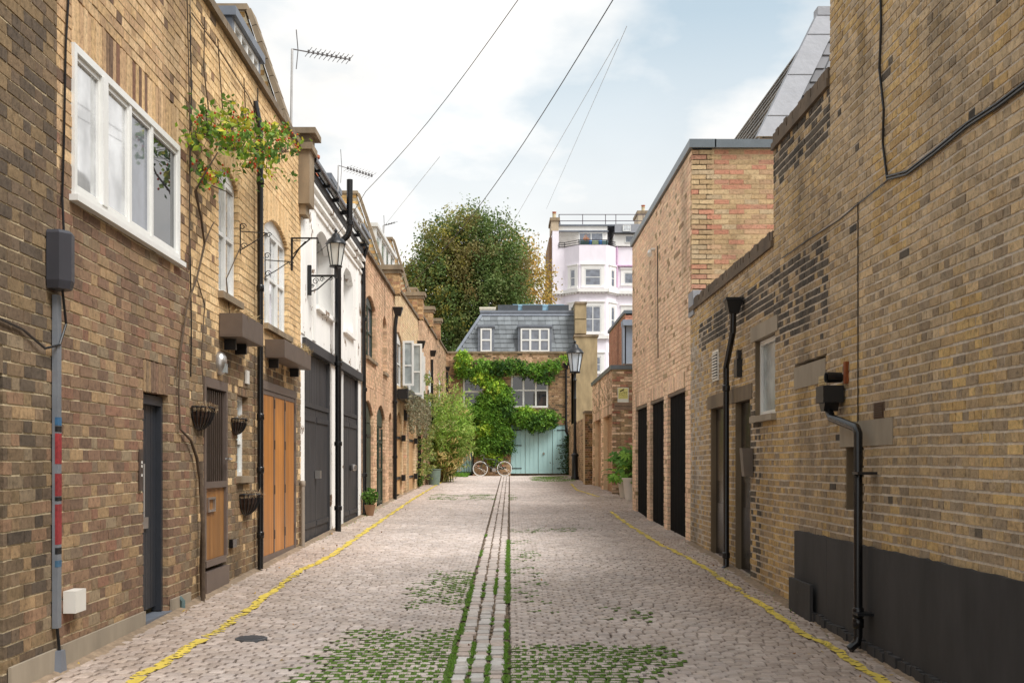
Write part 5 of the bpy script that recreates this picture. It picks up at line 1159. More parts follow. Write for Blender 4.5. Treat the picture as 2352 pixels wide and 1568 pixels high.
m = MB(); rail(ztop + .02, ztop + .36, [(QX(1284), yb - .05), (bx[0][0], yb - .05), (bx[1][0], yb + bx[1][1]), (bx[2][0], yb + bx[2][1]), (bx[3][0], yb)], 1); m.build('balcony_railing', M_BLACKIRON, PK_)
PBn = PL((0, yb - 1.0), (10, yb - 1.0), 1)
for i, (a, b, c_) in enumerate(((1333, 1352, (70, 104, 100)), (1360, 1374, (170, 190, 150)), (1384, 1396, (110, 150, 150)))): MB().box(PBn, (a - CX) / 29.1, (b - CX) / 29.1, ztop + .03, ztop + .34, -.3, 0).build('planter_box', plain('balcony_box_%d' % i, rgb(*c_), .6), PK_)
for xx in (1356, 1379): MB().lathe(((xx - CX) / 29.1, yb - .85, ztop + .02), [(.12, 0), (.16, .3), (.13, .34)], 10).build('blue_pot', plain('blue_glaze', rgb(70, 130, 200), .3), PK_, smooth=True)
leaves('balcony_plant', np.array([(QX(1344), yb - .85, ztop + .5)]) + NR.normal(size=(160, 3)) * .13, .09, np.tile(rgb(196, 132, 70), (160, 1)), PK_)
# slate/white dormer part to the right and chimneys
MB().box(PA, AX(1409), 20, AZ(568), AZ(541.5), -5, .6).build('attic_wall', M_CREAMTRIM, PK_)
MB().box(PA, AX(1405), 20, AZ(541.4), AZ(539), -5, .9).build('roof_edge', M_BLACKIRON, PK_); MB().box(PA, AX(1412), 20, AZ(538.9), AZ(515), -6, .1).build('lead_roof', M_LEADL, PK_)
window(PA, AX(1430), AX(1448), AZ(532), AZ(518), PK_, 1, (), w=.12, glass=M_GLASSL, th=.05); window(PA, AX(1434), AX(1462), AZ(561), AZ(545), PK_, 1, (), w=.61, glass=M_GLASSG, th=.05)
m = MB(); m.tube([(QX(1406), yb - .1, QZ(592)), (QX(1406), yb - .1, QZ(605)), (QX(1412), yb - .1, QZ(611)), (12, yb - .1, QZ(611))], .1, 8); m.tube([(QX(1417), yb - .1, QZ(568)), (QX(1417), yb - .1, QZ(660))], .08, 8); m.build('waste_pipe', plain('pink_pipe', rgb(214, 178, 206), .4), PK_)
MB().box(PP, QX(1404), QX(1408), QZ(594), QZ(586), .05, .3).build('hopper', M_BLACKIRON, PK_)
def chimney(x0, x1, ybase, ytop, yy, pots):
    kc = F / yy; PC = PL((0, yy), (10, yy), 1); a, b = (x0 - CX) / kc, (x1 - CX) / kc; z = lambda y: CH + (HY - y) / kc
    o = MB().box(PC, a, b, z(ybase), z(ytop), -3, 0).build('chimney', plain('pale_chimney', rgb(196, 178, 152), .9), PK_); MB().box(PC, a - .1, b + .1, z(ytop) - .25, z(ytop), -3.05, .08).build('cap', M_STONE, o)
    for px in pots:
        MB().lathe(((px - CX) / kc, yy + .8, z(ytop)), [(.24, 0), (.2, .1), (.15, .14), (.14, .42), (.17, .44), (.17, .48)], 12).build('pot', plain('cream_pot', rgb(214, 196, 160), .8), o, smooth=True); MB().lathe(((px - CX) / kc, yy + .8, z(ytop) + .485), [(.14, 0), (.13, .08), (.18, .1), (.18, .14)], 12).build('pot_top', M_TERRA, o, smooth=True)
chimney(1266, 1283, 530, 500, 92, (1274,)); chimney(1466, 1492, 518, 484, 96, (1480,))
# ================================================================ TREES
def tree(label, base, blobs, nl, cols, size, trunk_r=.35, yellow=None):
    T = thing('tree', label, 'tree', base)
    bx, by, bz = base; m = MB(); tops = []
    top = max(b[2] for b in blobs); m.tube([(bx, by, bz), (bx + .1, by, bz + 3), (bx - .1, by, bz + 7), (bx, by, top - 2)], [trunk_r, trunk_r * .85, trunk_r * .6, .06], 10)
    for i in range(34):
        c, r = R.choice([(Vector(b[:3]), b[3]) for b in blobs]); e = c + Vector((R.gauss(0, 1), R.gauss(0, 1), R.gauss(0, 1))).normalized() * r * .8
        s0 = Vector((bx, by, bz + R.uniform(3, max(4, e.z - bz - 2)))); mid = s0.lerp(e, .5) + Vector((0, 0, .5)); m.tube([s0, mid, e], [.12, .07, .02], 6)
    m.build('trunk', M_BARK, T, smooth=True)
    P_ = []; C_ = []; S_ = []
    # leaf sprays: clumps on the shell and inside of every blob
    for (x, y, z, r, w) in blobs:
        ncl = int(w); 
        for _ in range(ncl):
            d = Vector((R.gauss(0, 1), R.gauss(0, 1), R.gauss(0, 1))).normalized(); rr = r * (R.random() ** .28) * R.uniform(.86, 1.12); c = Vector((x, y, z)) + Vector((d.x * rr, d.y * rr, d.z * rr * .95))
            if d.y > .55: continue
            k = nl; sp = R.uniform(.22, .5); out = d * .35 + Vector((0, 0, .25)); pts = np.array(c) + NR.normal(size=(k, 3)) * sp * .55 + np.outer(NR.uniform(-.4, 1.1, k), np.array(out)) * R.uniform(.6, 1.5)
            cc = cols(c, d); kk = NR.uniform(.85, 1.15, (k, 1)); P_.append(pts); C_.append(np.array(cc)[None] * kk); S_.append(NR.uniform(.75, 1.25, k) * size)
    leaves('crown', np.concatenate(P_), np.concatenate(S_), np.concatenate(C_), T, kind='stuff', aspect=.62)
    return T
yt = 68.; kt = F / yt; TX = lambda x: (x - CX) / kt; TZ = lambda y: CH + (HY - y - 24) / kt
def c1(c, d):
    n = nz(c.x, c.z, .33, 4.) ; n2 = nz(c.x, c.z, .9, 8.)
    a = R.choice(pal((102, 122, 64), (90, 112, 58), (110, 128, 70), (78, 100, 50), (116, 126, 76)))
    if n2 > .68 or R.random() < .03: a = R.choice(pal((124, 116, 70), (130, 114, 70), (118, 114, 68)))
    if c.x < -1.8 and c.z > 9 and R.random() < .35: a = R.choice(pal((150, 142, 66), (136, 136, 70)))
    return a
blobs = [(TX(1062), yt, TZ(560), 2.6, 300), (TX(1115), yt, TZ(575), 2.5, 300), (TX(1010), yt, TZ(610), 2.0, 200), (TX(985), yt, TZ(660), 1.7, 160), (TX(1060), yt, TZ(660), 3.2, 420), (TX(1130), yt, TZ(650), 2.6, 320),
         (TX(1000), yt, TZ(720), 1.9, 180), (TX(1080), yt, TZ(730), 2.8, 340), (TX(1030), yt, TZ(790), 1.9, 200), (TX(1150), yt, TZ(700), 1.9, 200), (TX(1088), yt, TZ(525), 1.8, 160), (TX(1020), yt, TZ(545), 1.2, 90), (TX(1160), yt, TZ(600), 1.5, 120), (TX(955), yt, TZ(625), .9, 50)]
tree('large rounded green and russet tree rising behind the end house', (TX(1070), yt, .9), blobs, 30, c1, .165)
yt = 76.; kt = F / yt
def c2(c, d): return R.choice(pal((188, 154, 76), (174, 146, 70), (200, 164, 92), (150, 138, 70), (164, 150, 78)))
tree('smaller yellowing tree showing to the right of the large tree', (TX(1190), yt, .9), [(TX(1190), yt, TZ(600), 2.0, 170), (TX(1205), yt, TZ(665), 1.9, 150), (TX(1228), yt, TZ(635), 1.3, 60), (TX(1180), yt, TZ(560), 1.3, 80), (TX(1200), yt, TZ(690), 1.4, 80)], 12, c2, .2)
# ================================================================ PLANTS IN THE LANE
# wisteria on the end house
VI = thing('climbing_wisteria', 'bright green climber trained over the windows and garage of the end house', 'climbing plant', (-.9, 52.9, .92))
ke = F / 52.8
def ex(x): return (x - CX) / ke
def ez(y): return CH + (HY - y) / ke
def z1x(z): return (1100 + z / 3.136) / 1.0884
def z1y(z): return (720 + z / 3.136) / 1.0884
regs = [(185, 560, 62, 90, .30, 'y'), (200, 640, 70, 55, .32, ''), (330, 600, 80, 55, .35, ''), (450, 610, 75, 60, .38, 'd'), (560, 600, 80, 60, .40, 'd'), (660, 620, 70, 55, .38, 'd'), (740, 640, 75, 60, .4, ''), (820, 670, 55, 62, .36, 'd'), (870, 600, 85, 45, .35, ''),
        (330, 690, 70, 60, .34, 'y'), (430, 780, 90, 90, .40, 'y'), (500, 850, 75, 90, .42, ''), (400, 880, 110, 80, .42, ''), (300, 960, 115, 70, .40, ''), (240, 990, 70, 60, .36, 'd'), (420, 1000, 130, 80, .45, ''), (520, 960, 80, 80, .42, 'd'),
        (350, 1080, 110, 70, .42, 'y'), (470, 1120, 110, 90, .45, ''), (400, 1200, 120, 80, .42, ''), (340, 1250, 70, 50, .36, ''), (500, 1220, 80, 60, .40, 'd'), (420, 1310, 70, 50, .3, 'y'),
        (650, 1010, 90, 70, .45, ''), (740, 1030, 90, 60, .45, 'd'), (830, 1010, 80, 70, .42, ''), (890, 1010, 45, 55, .36, 'd'), (760, 1080, 70, 35, .4, 'd'), (670, 960, 60, 45, .38, 'y'), (980, 535, 36, 30, .25, 'y')]
P_ = []; C_ = []; S_ = []; m = MB()
GV = {'y': pal((178, 204, 72), (156, 190, 60), (194, 212, 88), (136, 172, 56)), '': pal((118, 158, 58), (102, 144, 52), (134, 174, 68), (88, 126, 48)), 'd': pal((62, 98, 40), (76, 114, 46), (52, 86, 36), (88, 126, 54))}
for (cx_, cy_, rx, ry, dp_, kd) in regs:
    for _ in range(int(rx * ry / 58)):
        a = R.uniform(0, 6.283); q = R.random() ** .5; px, py = z1x(cx_ + math.cos(a) * rx * q), z1y(cy_ + math.sin(a) * ry * q); dep = dp_ * math.sqrt(max(.05, 1 - q * q)) * R.uniform(.4, 1.15)
        c = Vector((ex(px), 52.93 - dep, ez(py))); k = 14; t_ = np.linspace(0, 1, k); dr = Vector((R.uniform(-1, 1), R.uniform(-.6, .1), -R.uniform(.3, 1.))).normalized() * R.uniform(.18, .34)
        pts = np.array(c) + np.outer(t_, np.array(dr)) + NR.normal(size=(k, 3)) * .035; pts[:, 1] = np.minimum(pts[:, 1], 52.95)
        col = np.array(R.choice(GV[kd] if R.random() < .75 else GV[''])); P_.append(pts); C_.append(col[None] * NR.uniform(.75, 1.25, (k, 1))); S_.append(NR.uniform(.08, .14, k))
leaves('foliage', np.concatenate(P_), np.concatenate(S_), np.concatenate(C_), VI, kind='stuff', aspect=.5, down=.5)
st = [(400, 1440), (395, 1300), (410, 1150), (400, 1000), (430, 850), (380, 700), (300, 610)]; m.tube([(ex(z1x(a)), 52.86, ez(z1y(b))) for a, b in st], [.06, .055, .05, .045, .04, .03, .02], 7)
for pl_ in ([(300, 610), (500, 600), (700, 625), (900, 600)], [(400, 1000), (550, 990), (750, 1010), (910, 1000)], [(400, 1000), (300, 960), (200, 980)]): m.tube([(ex(z1x(a)), 52.87, ez(z1y(b))) for a, b in pl_], .022, 6)
m.build('stem', M_BARK, VI)
IV = thing('ivy_column', 'dark ivy column beside the right edge of the blue garage doors', 'climbing plant', (ex(1302), 52.8, .95))
n = 1500; zz = NR.uniform(0, 1, n); pts = np.stack([ex(1305 - 0) + NR.normal(size=n) * (.10 + .13 * np.sin(np.clip(1 - zz, 0, 1) * 2.6)), 52.72 + NR.uniform(-.2, .12, n), ez(1089) + zz * (ez(1000) - ez(1089))], 1)
leaves('foliage', pts, NR.uniform(.05, .1, n), np.array(pal((52, 78, 38), (66, 92, 46), (44, 66, 34)))[NR.randint(0, 3, n)], IV, kind='stuff')
# bamboo bush
BB = thing('bamboo_bush', 'feathery green and straw bamboo bush bulging from the left side of the lane', 'bush', (-2.2, 43.5, .75))
yb_ = 43.5; kb = F / yb_; P_ = []; C_ = []; A_ = []
m = MB()
for i in range(420):
    a = R.uniform(0, 6.283); tx, ty, tz = (1040 + max(-54, min(46, R.gauss(0, 29))) - CX) / kb, yb_ + R.gauss(0, .8), CH + (HY - (990 + R.gauss(0, 40))) / kb
    bx0, by0 = -2.3 + R.gauss(0, .25), yb_ + R.gauss(0, .4)
    tip = Vector((tx, ty, max(1.0, tz))); mid = Vector(((bx0 + tx) / 2 - .1, (by0 + ty) / 2, tip.z * .75 + .6)); b0 = Vector((bx0, by0, .75))
    pts = [b0.lerp(mid, t).lerp(mid.lerp(tip, t), t) for t in (0, .25, .5, .75, 1)]
    if i < 70: m.tube(pts, [.012, .011, .009, .007, .004], 4)
    dead = (tip.z < 2.1 and R.random() < .45) or R.random() < .08; up_g = sm01((tip.z - 1.2) / 1.8)
    base = R.choice(pal((214, 190, 128), (196, 172, 112))) if dead else tuple(a_ * (1 - up_g) + b_ * up_g for a_, b_ in zip(rgb(112, 126, 58), R.choice(pal((154, 184, 84), (136, 170, 72), (170, 194, 102)))))
    for k in range(38):
        t = R.uniform(.2, 1); p = b0.lerp(mid, t).lerp(mid.lerp(tip, t), t) + Vector((R.gauss(0, .1), R.gauss(0, .1), R.gauss(0, .1))); P_.append(tuple(p)); f_ = R.uniform(.7, 1.25); C_.append([c * f_ for c in base])
n = len(P_); leaves('foliage', P_, NR.uniform(.14, .28, n), C_, BB, kind='stuff', aspect=.2, down=.7); m.build('stems', plain('cane', rgb(140, 140, 80), .6), BB)
# climbers on the far left fronts
def climber(label, rect, Pp, n, cols, size, w=.25, loc=None, name='climbing_plant', asp=.55, taper=False):
    T = thing(name, label, 'climbing plant', loc); pts = []; C_ = []
    for _ in range(n):
        for _t in range(20):
            x, y = R.uniform(rect[0], rect[2]), R.uniform(rect[1], rect[3])
            if nz(x * .06, y * .06, 1., rect[0]) > (.42 + (.16 * (rect[3] - y) / (rect[3] - rect[1]) if taper else 0)): break
        u, v = Pp.at(x, y, w * .5); pts.append(tuple(Pp.pt(u, v, R.uniform(.02, w)))); c = R.choice(cols); f_ = R.uniform(.7, 1.2); C_.append([a * f_ for a in c])
    leaves('foliage', pts, NR.uniform(.6, 1.3, n) * size, C_, T, kind='stuff', aspect=asp, down=.3); return T
G1 = pal((120, 138, 66), (104, 122, 58), (146, 156, 84), (88, 106, 52), (160, 150, 96)); G2 = pal((128, 128, 100), (110, 112, 86), (146, 138, 112), (132, 116, 90))
T = climber('straggly grey-green climber rising up the tan wall left of the bamboo', (966, 855, 1008, 1100), PS, 3400, G1, .10, .32, (-2.6, 41, .72), taper=True)
MB().tube([PS.pt(PS.U(975), .7, .1), PS.pt(PS.U(972), 2.2, .1), PS.pt(PS.U(976), 4., .12)], .035, 6).build('stem', M_BARK, T)
T = climber('leafy sprays of climber reaching across the corner of the end house', (1000, 905, 1058, 990), PS, 1500, G1, .10, 1.1, (-2.4, 47, 2), taper=False)
# planter of trailing plant on the pale house
P = PS; a, b = P.U(911), P.U(931)
WP = thing('window_planter', 'dark window planter on the pale yellow house with grey-green trailing plant', 'planter', P.pt(a, 3.0, .1))
MB().box(P, a, b, 3.15, 3.42, .02, .3).build('trough', M_BLACKIRON, WP)
n = 4200; us = NR.uniform(a, b + 5.5, n); hang = NR.uniform(0, 1, n) ** .8 * (.5 + .6 * np.sin((us - a) * 1.3) ** 2); pts = np.array([tuple(P.pt(u, 3.5 - h_ * 1.15, .12 + .22 * math.sin(min(1, h_ * 2 + .3) * 1.57) * R.uniform(.5, 1.1))) for u, h_ in zip(us, hang)])
leaves('foliage', pts, NR.uniform(.04, .09, n), np.array(G2)[NR.randint(0, 4, n)] * NR.uniform(.7, 1.2, (n, 1)), WP, kind='stuff', down=.8)
# bin, box, weeds
def pot(name, label, cat, c, prof, mat, n=20, **k):
    T = thing(name, label, cat, c, k.get('group')); MB().lathe(c, prof, n).build('tub', mat, T, smooth=True); return T
gx, gy_ = gpx(997, 1113); T = pot('green_tub', 'round grey-green tub standing by the far left climber', 'pot', (gx, gy_, gz(gx, gy_)), [(.19, 0), (.22, .3), (.23, .52), (.25, .54), (.25, .56), (.21, .56), (.2, .45)], plain('grey_green_tub', rgb(116, 134, 122), .5))
MB().lathe((gx, gy_, gz(gx, gy_) + .46), [(.01, 0), (.205, 0), (.2, .03), (.01, .04)], 16).build('soil', M_DIRT, T)
gx, gy_ = gpx(1004, 1107); T = thing('wooden_crate', 'wooden box planter behind the grey-green tub', 'planter', (gx, gy_ + .5, .7)); MB().cube(gx - .45, gx + .25, gy_ + .25, gy_ + .3, .6, 1.32).build('front_board', M_WEDGE, T); MB().cube(gx + .25, gx + .3, gy_ + .25, gy_ + .95, .6, 1.34).build('side_board', M_WEDGE, T); MB().cube(gx - .44, gx + .24, gy_ + .31, gy_ + .94, .6, 1.25).build('soil', M_DIRT, T)
def clump(name, label, cat, c, r, h, n, cols, size, asp=.4, up=True, stem=True, **kw):
    T = thing(name, label, cat, c, **kw); d = NR.normal(size=(n, 3)); d /= np.linalg.norm(d, axis=1, keepdims=True); rr = NR.uniform(0, 1, n) ** .45
    pts = np.array(c) + np.stack([d[:, 0] * r * rr, d[:, 1] * r * rr, h * .5 + d[:, 2] * h * .5 * rr], 1)
    leaves('foliage', pts, NR.uniform(.6, 1.3, n) * size, np.array(cols)[NR.randint(0, len(cols), n)] * NR.uniform(.7, 1.25, (n, 1)), T, kind='stuff', aspect=asp)
    if stem:
        m = MB(); 
        for _ in range(6): m.tube([c, (c[0] + R.uniform(-r, r) * .6, c[1] + R.uniform(-r, r) * .6, c[2] + h * R.uniform(.6, .9))], [.012, .004], 5)
        m.build('stems', M_BARK, T)
    return T
GR = pal((78, 116, 44), (96, 134, 54), (66, 98, 40), (112, 146, 66))
for (x, y, r, h, lab) in ((972, 1111, .35, .4, 'low leafy weeds left of the grey-green tub'), (957, 1120, .25, .5, 'tall weedy tuft against the wall beside the far left doors'), (1060, 1088, .7, .5, 'long grass and weeds at the foot of the bamboo')):
    gx, gy_ = gpx(x, y); clump('weeds', lab, 'weeds', (gx, gy_, gz(gx, gy_)), r, h, 500, GR, .12, .25)
gx, gy_ = gpx(832, 1183); c = (max(gx, -2.62), gy_, gz(-2.6, gy_)); T = pot('terracotta_pot', 'small old clay pot at the foot of the green door', 'pot', c, [(.07, 0), (.11, .2), (.12, .22), (.10, .22)], plain('old_clay', rgb(150, 116, 88), .9), 14)
clump('potted_plant', 'small bushy green plant growing in the old clay pot', 'plant', (c[0], c[1], c[2] + .2), .17, .36, 420, GR, .07, .5)
# rose on the yellow house
RO = thing('climbing_rose', 'climbing rose with red hips sprawling out from the yellow house front', 'climbing plant', (-2.72, 10.55, .18))
P = PLf; m = MB()
def PP3(x, y, w): u, v = P.at(x, y, w); return P.pt(u, v, w)
ur = P.U(464); z0 = .15
tr = [PP3(468, 1405, .06), PP3(463, 1300, .05), PP3(466, 1200, .06), PP3(460, 1100, .05), PP3(452, 1050, .04), PP3(438, 1010, .04), PP3(414, 985, .03), PP3(410, 900, .03), PP3(416, 800, .03), PP3(430, 700, .04), PP3(452, 640, .05), PP3(470, 560, .06), PP3(462, 500, .08), PP3(448, 440, .10), PP3(470, 400, .2), PP3(500, 350, .3)]
m.tube(tr, [.026, .022, .019, .017, .015, .012, .010, .008, .008, .008, .009, .011, .011, .010, .008, .006], 7)
m.tube([PP3(466, 1380, .09), PP3(468, 1250, .08), PP3(463, 1150, .09), PP3(462, 1060, .05)], .018, 6)
for tw in ([(452, 640), (470, 700), (462, 820), (468, 900), (462, 1000)], [(470, 560), (486, 520), (492, 510)], [(462, 500), (450, 430), (470, 420), (520, 440), (534, 452)], [(430, 700), (420, 760), (404, 870)], [(430, 0), (436, 300), (434, 620)], [(470, 40), (468, 160), (480, 260)], [(500, 90), (506, 180), (512, 260)], [(560, 180), (566, 300), (600, 300)], [(440, 30), (500, 110), (570, 220), (600, 290)], [(556, 560), (520, 640), (534, 790), (524, 800)]):
    m.tube([PP3(x, y, .03) for x, y in tw], .006, 5)
P_ = []; C_ = []; hips = []
for (cx_, cy_, rx, ry, nn, w0) in ((470, 300, 46, 36, 34, .14), (530, 330, 50, 40, 34, .3), (590, 330, 48, 34, 40, .4), (650, 335, 36, 36, 30, .45), (545, 268, 50, 22, 16, .2), (600, 370, 40, 30, 18, .35), (490, 400, 50, 30, 12, .2), (520, 290, 30, 40, 14, .2), (630, 300, 36, 18, 14, .45), (455, 380, 22, 22, 5, .1)):
    for _ in range(int(nn * .78)):
        px, py = cx_ + R.gauss(0, rx * .55), cy_ + R.gauss(0, ry * .58); w = w0 * R.uniform(.5, 1.2); c = PP3(px, py, w); s_ = PP3(cx_ + R.uniform(-20, 20), cy_ + 15, w0 * .7)
        m.tube([s_, s_.lerp(c, .5) + Vector((0, 0, .03)), c], [.004, .003, .002], 4)
        col = R.choice(pal((120, 150, 50), (98, 132, 44), (150, 172, 62), (78, 112, 42), (104, 138, 60), (182, 178, 60), (86, 118, 56)))
        for k in range(R.randint(4, 9)): P_.append(tuple(c + Vector((R.gauss(0, .055), R.gauss(0, .055), R.gauss(0, .045))))); f_ = R.uniform(.75, 1.25); C_.append([a * f_ for a in col])
        if R.random() < .36: hips += [c + Vector((R.gauss(0, .03), R.gauss(0, .03), R.gauss(0, .03))) for _ in range(R.randint(1, 4))]
m.build('stems', M_BARK, RO, smooth=True); leaves('foliage', P_, NR.uniform(.05, .085, len(P_)), C_, RO, kind='stuff', aspect=.62, down=.3)
m = MB()
for h_ in hips: m.lathe(h_, [(.002, -.012), (.010, -.005), (.011, .004), (.004, .012)], 6)
m.build('rose_hips', plain('rose_hip_red', rgb(206, 78, 34), .4, bump=0), RO, smooth=True)['kind'] = 'stuff'
# fatsia in tall white pots by the garage
for i, (x, y, lab, lab2) in enumerate(((1436, 1142, 'left of two tall white tapered pots beside the garage block', 'glossy large-leaved plant in the left white pot, reaching low to the left'), (1449, 1149, 'right of two tall white tapered pots, closest to the garage opening', 'glossy large-leaved plant standing upright in the right white pot'))):
    gx, gy_ = gpx(x, y); c = (gx, gy_, gz(gx, gy_)); T = pot('white_pot', lab, 'pot', c, [(.13, 0), (.15, .1), (.20, .5), (.23, .54), (.23, .57), (.19, .57)], plain('white_ceramic', rgb(228, 222, 212), .4, var=.05, bump=0), group='tall white pots by the garage block')
    T2 = thing('fatsia_plant', lab2, 'plant', (gx, gy_, c[2] + .55)); P_ = []; C_ = []; V = []; Fc = []; Cc = []; m = MB()
    for k in range(46):
        a = R.uniform(0, 6.283); r = R.uniform(.05, .42) if i else R.uniform(.1, .5); hh = R.uniform(0, .95 if i else .7); o = Vector((gx + math.cos(a) * r - (.12 if not i else -.05), gy_ + math.sin(a) * r * .6 - .1, c[2] + .5 + hh - r * .2))
        m.tube([(gx, gy_, c[2] + .45), (gx + math.cos(a) * r * .4, gy_ + math.sin(a) * r * .3, c[2] + .5 + hh * .7), o], [.01, .008, .005], 4)
        nrm = Vector((R.gauss(0, .35), -.55 + R.gauss(0, .3), .75)).normalized(); t1 = nrm.orthogonal().normalized(); t2 = nrm.cross(t1); col = R.choice(pal((104, 152, 62), (120, 168, 70), (90, 136, 56), (144, 188, 80), (184, 216, 100) if k < 14 else (112, 156, 66))); s = R.uniform(.15, .22)
        for lob in range(7):      # palmate leaf of seven lobes
            th_ = (lob - 3) * .72; d = t1 * math.cos(th_) + t2 * math.sin(th_); e = t1 * -math.sin(th_) + t2 * math.cos(th_); b = len(V); L = s * (1 - .07 * abs(lob - 3)); V += [o, o + d * L * .55 + e * L * .2, o + d * L - nrm * L * .2, o + d * L * .55 - e * L * .2]; Fc.append((b, b + 1, b + 2, b + 3)); Cc += [col] * 4
    o0 = WL[T2.name]; me = fastmesh('leaves', [tuple(v - o0) for v in V], Fc, Cc); me.materials.append(M_LEAF); o = D.objects.new('leaves', me); link(o, T2); o['kind'] = 'stuff'; m.build('stems', plain('green_stem', rgb(90, 110, 50), .6), T2)
# ================================================================ STREET FURNITURE AND FITTINGS
def lantern(T, c, s, glass=M_LAMPG):      # four-sided tapering lantern, c = centre of its foot, s = height
    x, y, z = c; m = MB(); m.lathe((x, y, z), [(.05 * s, 0), (.16 * s, .02 * s), (.17 * s, .05 * s), (.14 * s, .07 * s)], 16); m.build('lantern_base', M_BLACKIRON, T, smooth=True)
    n = 6; z0, z1 = z + .07 * s, z + .62 * s; r0, r1 = .14 * s, .235 * s; g = MB(); g.lathe((x, y, 0), [(r0 * .93, z0), (r1 * .93, z1)], n); g.build('lantern_glass', glass, T)
    m = MB()
    for k in range(n): a = 2 * math.pi * k / n; m.tube([(x + r0 * math.cos(a), y + r0 * math.sin(a), z0), (x + r1 * math.cos(a), y + r1 * math.sin(a), z1)], .011 * s * 1.2, 5)
    m.lathe((x, y, 0), [(r1 * 1.1, z1 - .01 * s), (r1 * 1.16, z1), (r1 * 1.1, z1 + .03 * s), (r1 * .85, z1 + .11 * s), (r1 * .5, z1 + .17 * s), (r1 * .42, z1 + .24 * s), (r1 * .2, z1 + .28 * s), (r1 * .12, z1 + .30 * s), (r1 * .2, z1 + .34 * s), (r1 * .03, z1 + .40 * s)], 18); m.build('lantern_top', M_BLACKIRON, T, smooth=True)
def scroll(m, P, u, v, r, turns, w, rad=.006, sgn=1, a0=0., PQ=None):
    m.tube([P(u + sgn * r * (1 - t * .75) * math.cos(a0 + turns * 6.283 * t), v + r * (1 - t * .75) * math.sin(a0 + turns * 6.283 * t)) for t in [i / 14 for i in range(15)]], rad, 5)
lu = PLf.U(706) ; LT = thing('wall_lantern', 'black wall lantern on a scrolled bracket in front of the white house', 'lantern', (-2.8, lu, 4.1))
Pm = lambda w, v: (-2.8 + w, lu, v)
m = MB(); m.tube([Pm(.03, 3.85), Pm(.03, 4.28)], .032, 10); m.tube([Pm(.03, 4.13), Pm(.42, 4.13)], .016, 8); m.tube([Pm(.04, 3.90), Pm(.15, 3.94), Pm(.34, 4.11)], .010, 6)
for w, v, r in ((.12, 4.05, .05), (.21, 4.08, .035), (.34, 4.085, .03), (.07, 3.98, .03)): scroll(m, Pm, w, v, r, 1.4, 0)
m.tube([Pm(.41, 4.10), Pm(.41, 4.24)], .025, 8); m.build('bracket', M_BLACKIRON, LT, smooth=True); lantern(LT, Pm(.41, 4.24), .56)
gx, gy_ = gpx(1320.5, 1101); c = (gx, gy_, gz(gx, gy_)); hz_ = CH + (HY - 858) * gy_ / F
SL = thing('street_lamp', 'black lamp post with glass lantern on the right near the end house', 'street lamp', c)
MB().lathe(c, [(.16, 0), (.16, .1), (.13, .14), (.12, .9), (.15, .95), (.15, 1.0), (.08, 1.06), (.06, 1.3), (.055, 3.2), (.07, 3.22), (.055, 3.26), (.05, hz_ - c[2] - .3), (.08, hz_ - c[2] - .25), (.05, hz_ - c[2] - .2), (.05, hz_ - c[2])], 14).build('post', M_BLACKIRON, SL, smooth=True); lantern(SL, (gx, gy_, hz_), 1.32, plain('pale_lamp_glass', rgb(206, 216, 226), .15, bump=0, var=.05))
# scroll brackets
u_ = PLf.U(667); T = thing('hanging_bracket', 'black iron hanging bracket between the yellow and white houses', 'bracket', (-2.8, u_, 4.3)); Pm = lambda w, v: (-2.8 + w, u_, v)
m = MB(); m.tube([Pm(.02, 3.98), Pm(.02, 4.42)], .014, 6); m.tube([Pm(.02, 4.41), Pm(.36, 4.41), Pm(.37, 4.34)], .012, 6); m.tube([Pm(.02, 4.12), Pm(.12, 4.28), Pm(.26, 4.40)], .010, 6); m.tube([Pm(.02, 4.38), Pm(.2, 4.37), Pm(.04, 4.2)], .008, 5); m.build('iron_arm', M_BLACKIRON, T)
for x, y0_, lab in ((549, 540, 'thin scrolled iron bracket between the two upper windows of the yellow house'), (606, 605, 'thin scrolled iron bracket over the three-light window of the yellow house')):
    u_, v_ = PLf.at(x, y0_); T = thing('scroll_bracket', lab, 'bracket', PLf.pt(u_, v_)); Pm = lambda w, v: (-2.8 + w, u_, v)
    m = MB(); m.tube([Pm(.015, v_ - .2), Pm(.015, v_ + .12)], .006, 5); m.tube([Pm(.015, v_ + .04), Pm(.30, v_ + .02)], .006, 5); m.tube([Pm(.015, v_ - .16), Pm(.15, v_ - .08), Pm(.30, v_ + .02)], .006, 5)
    for w, v, r in ((.04, v_ + .09, .04), (.05, v_ - .12, .04), (.32, v_ + .0, .03)): scroll(m, Pm, w, v, r, 1.2, 0, .005)
    m.build('iron_arm', M_BLACKIRON, T)
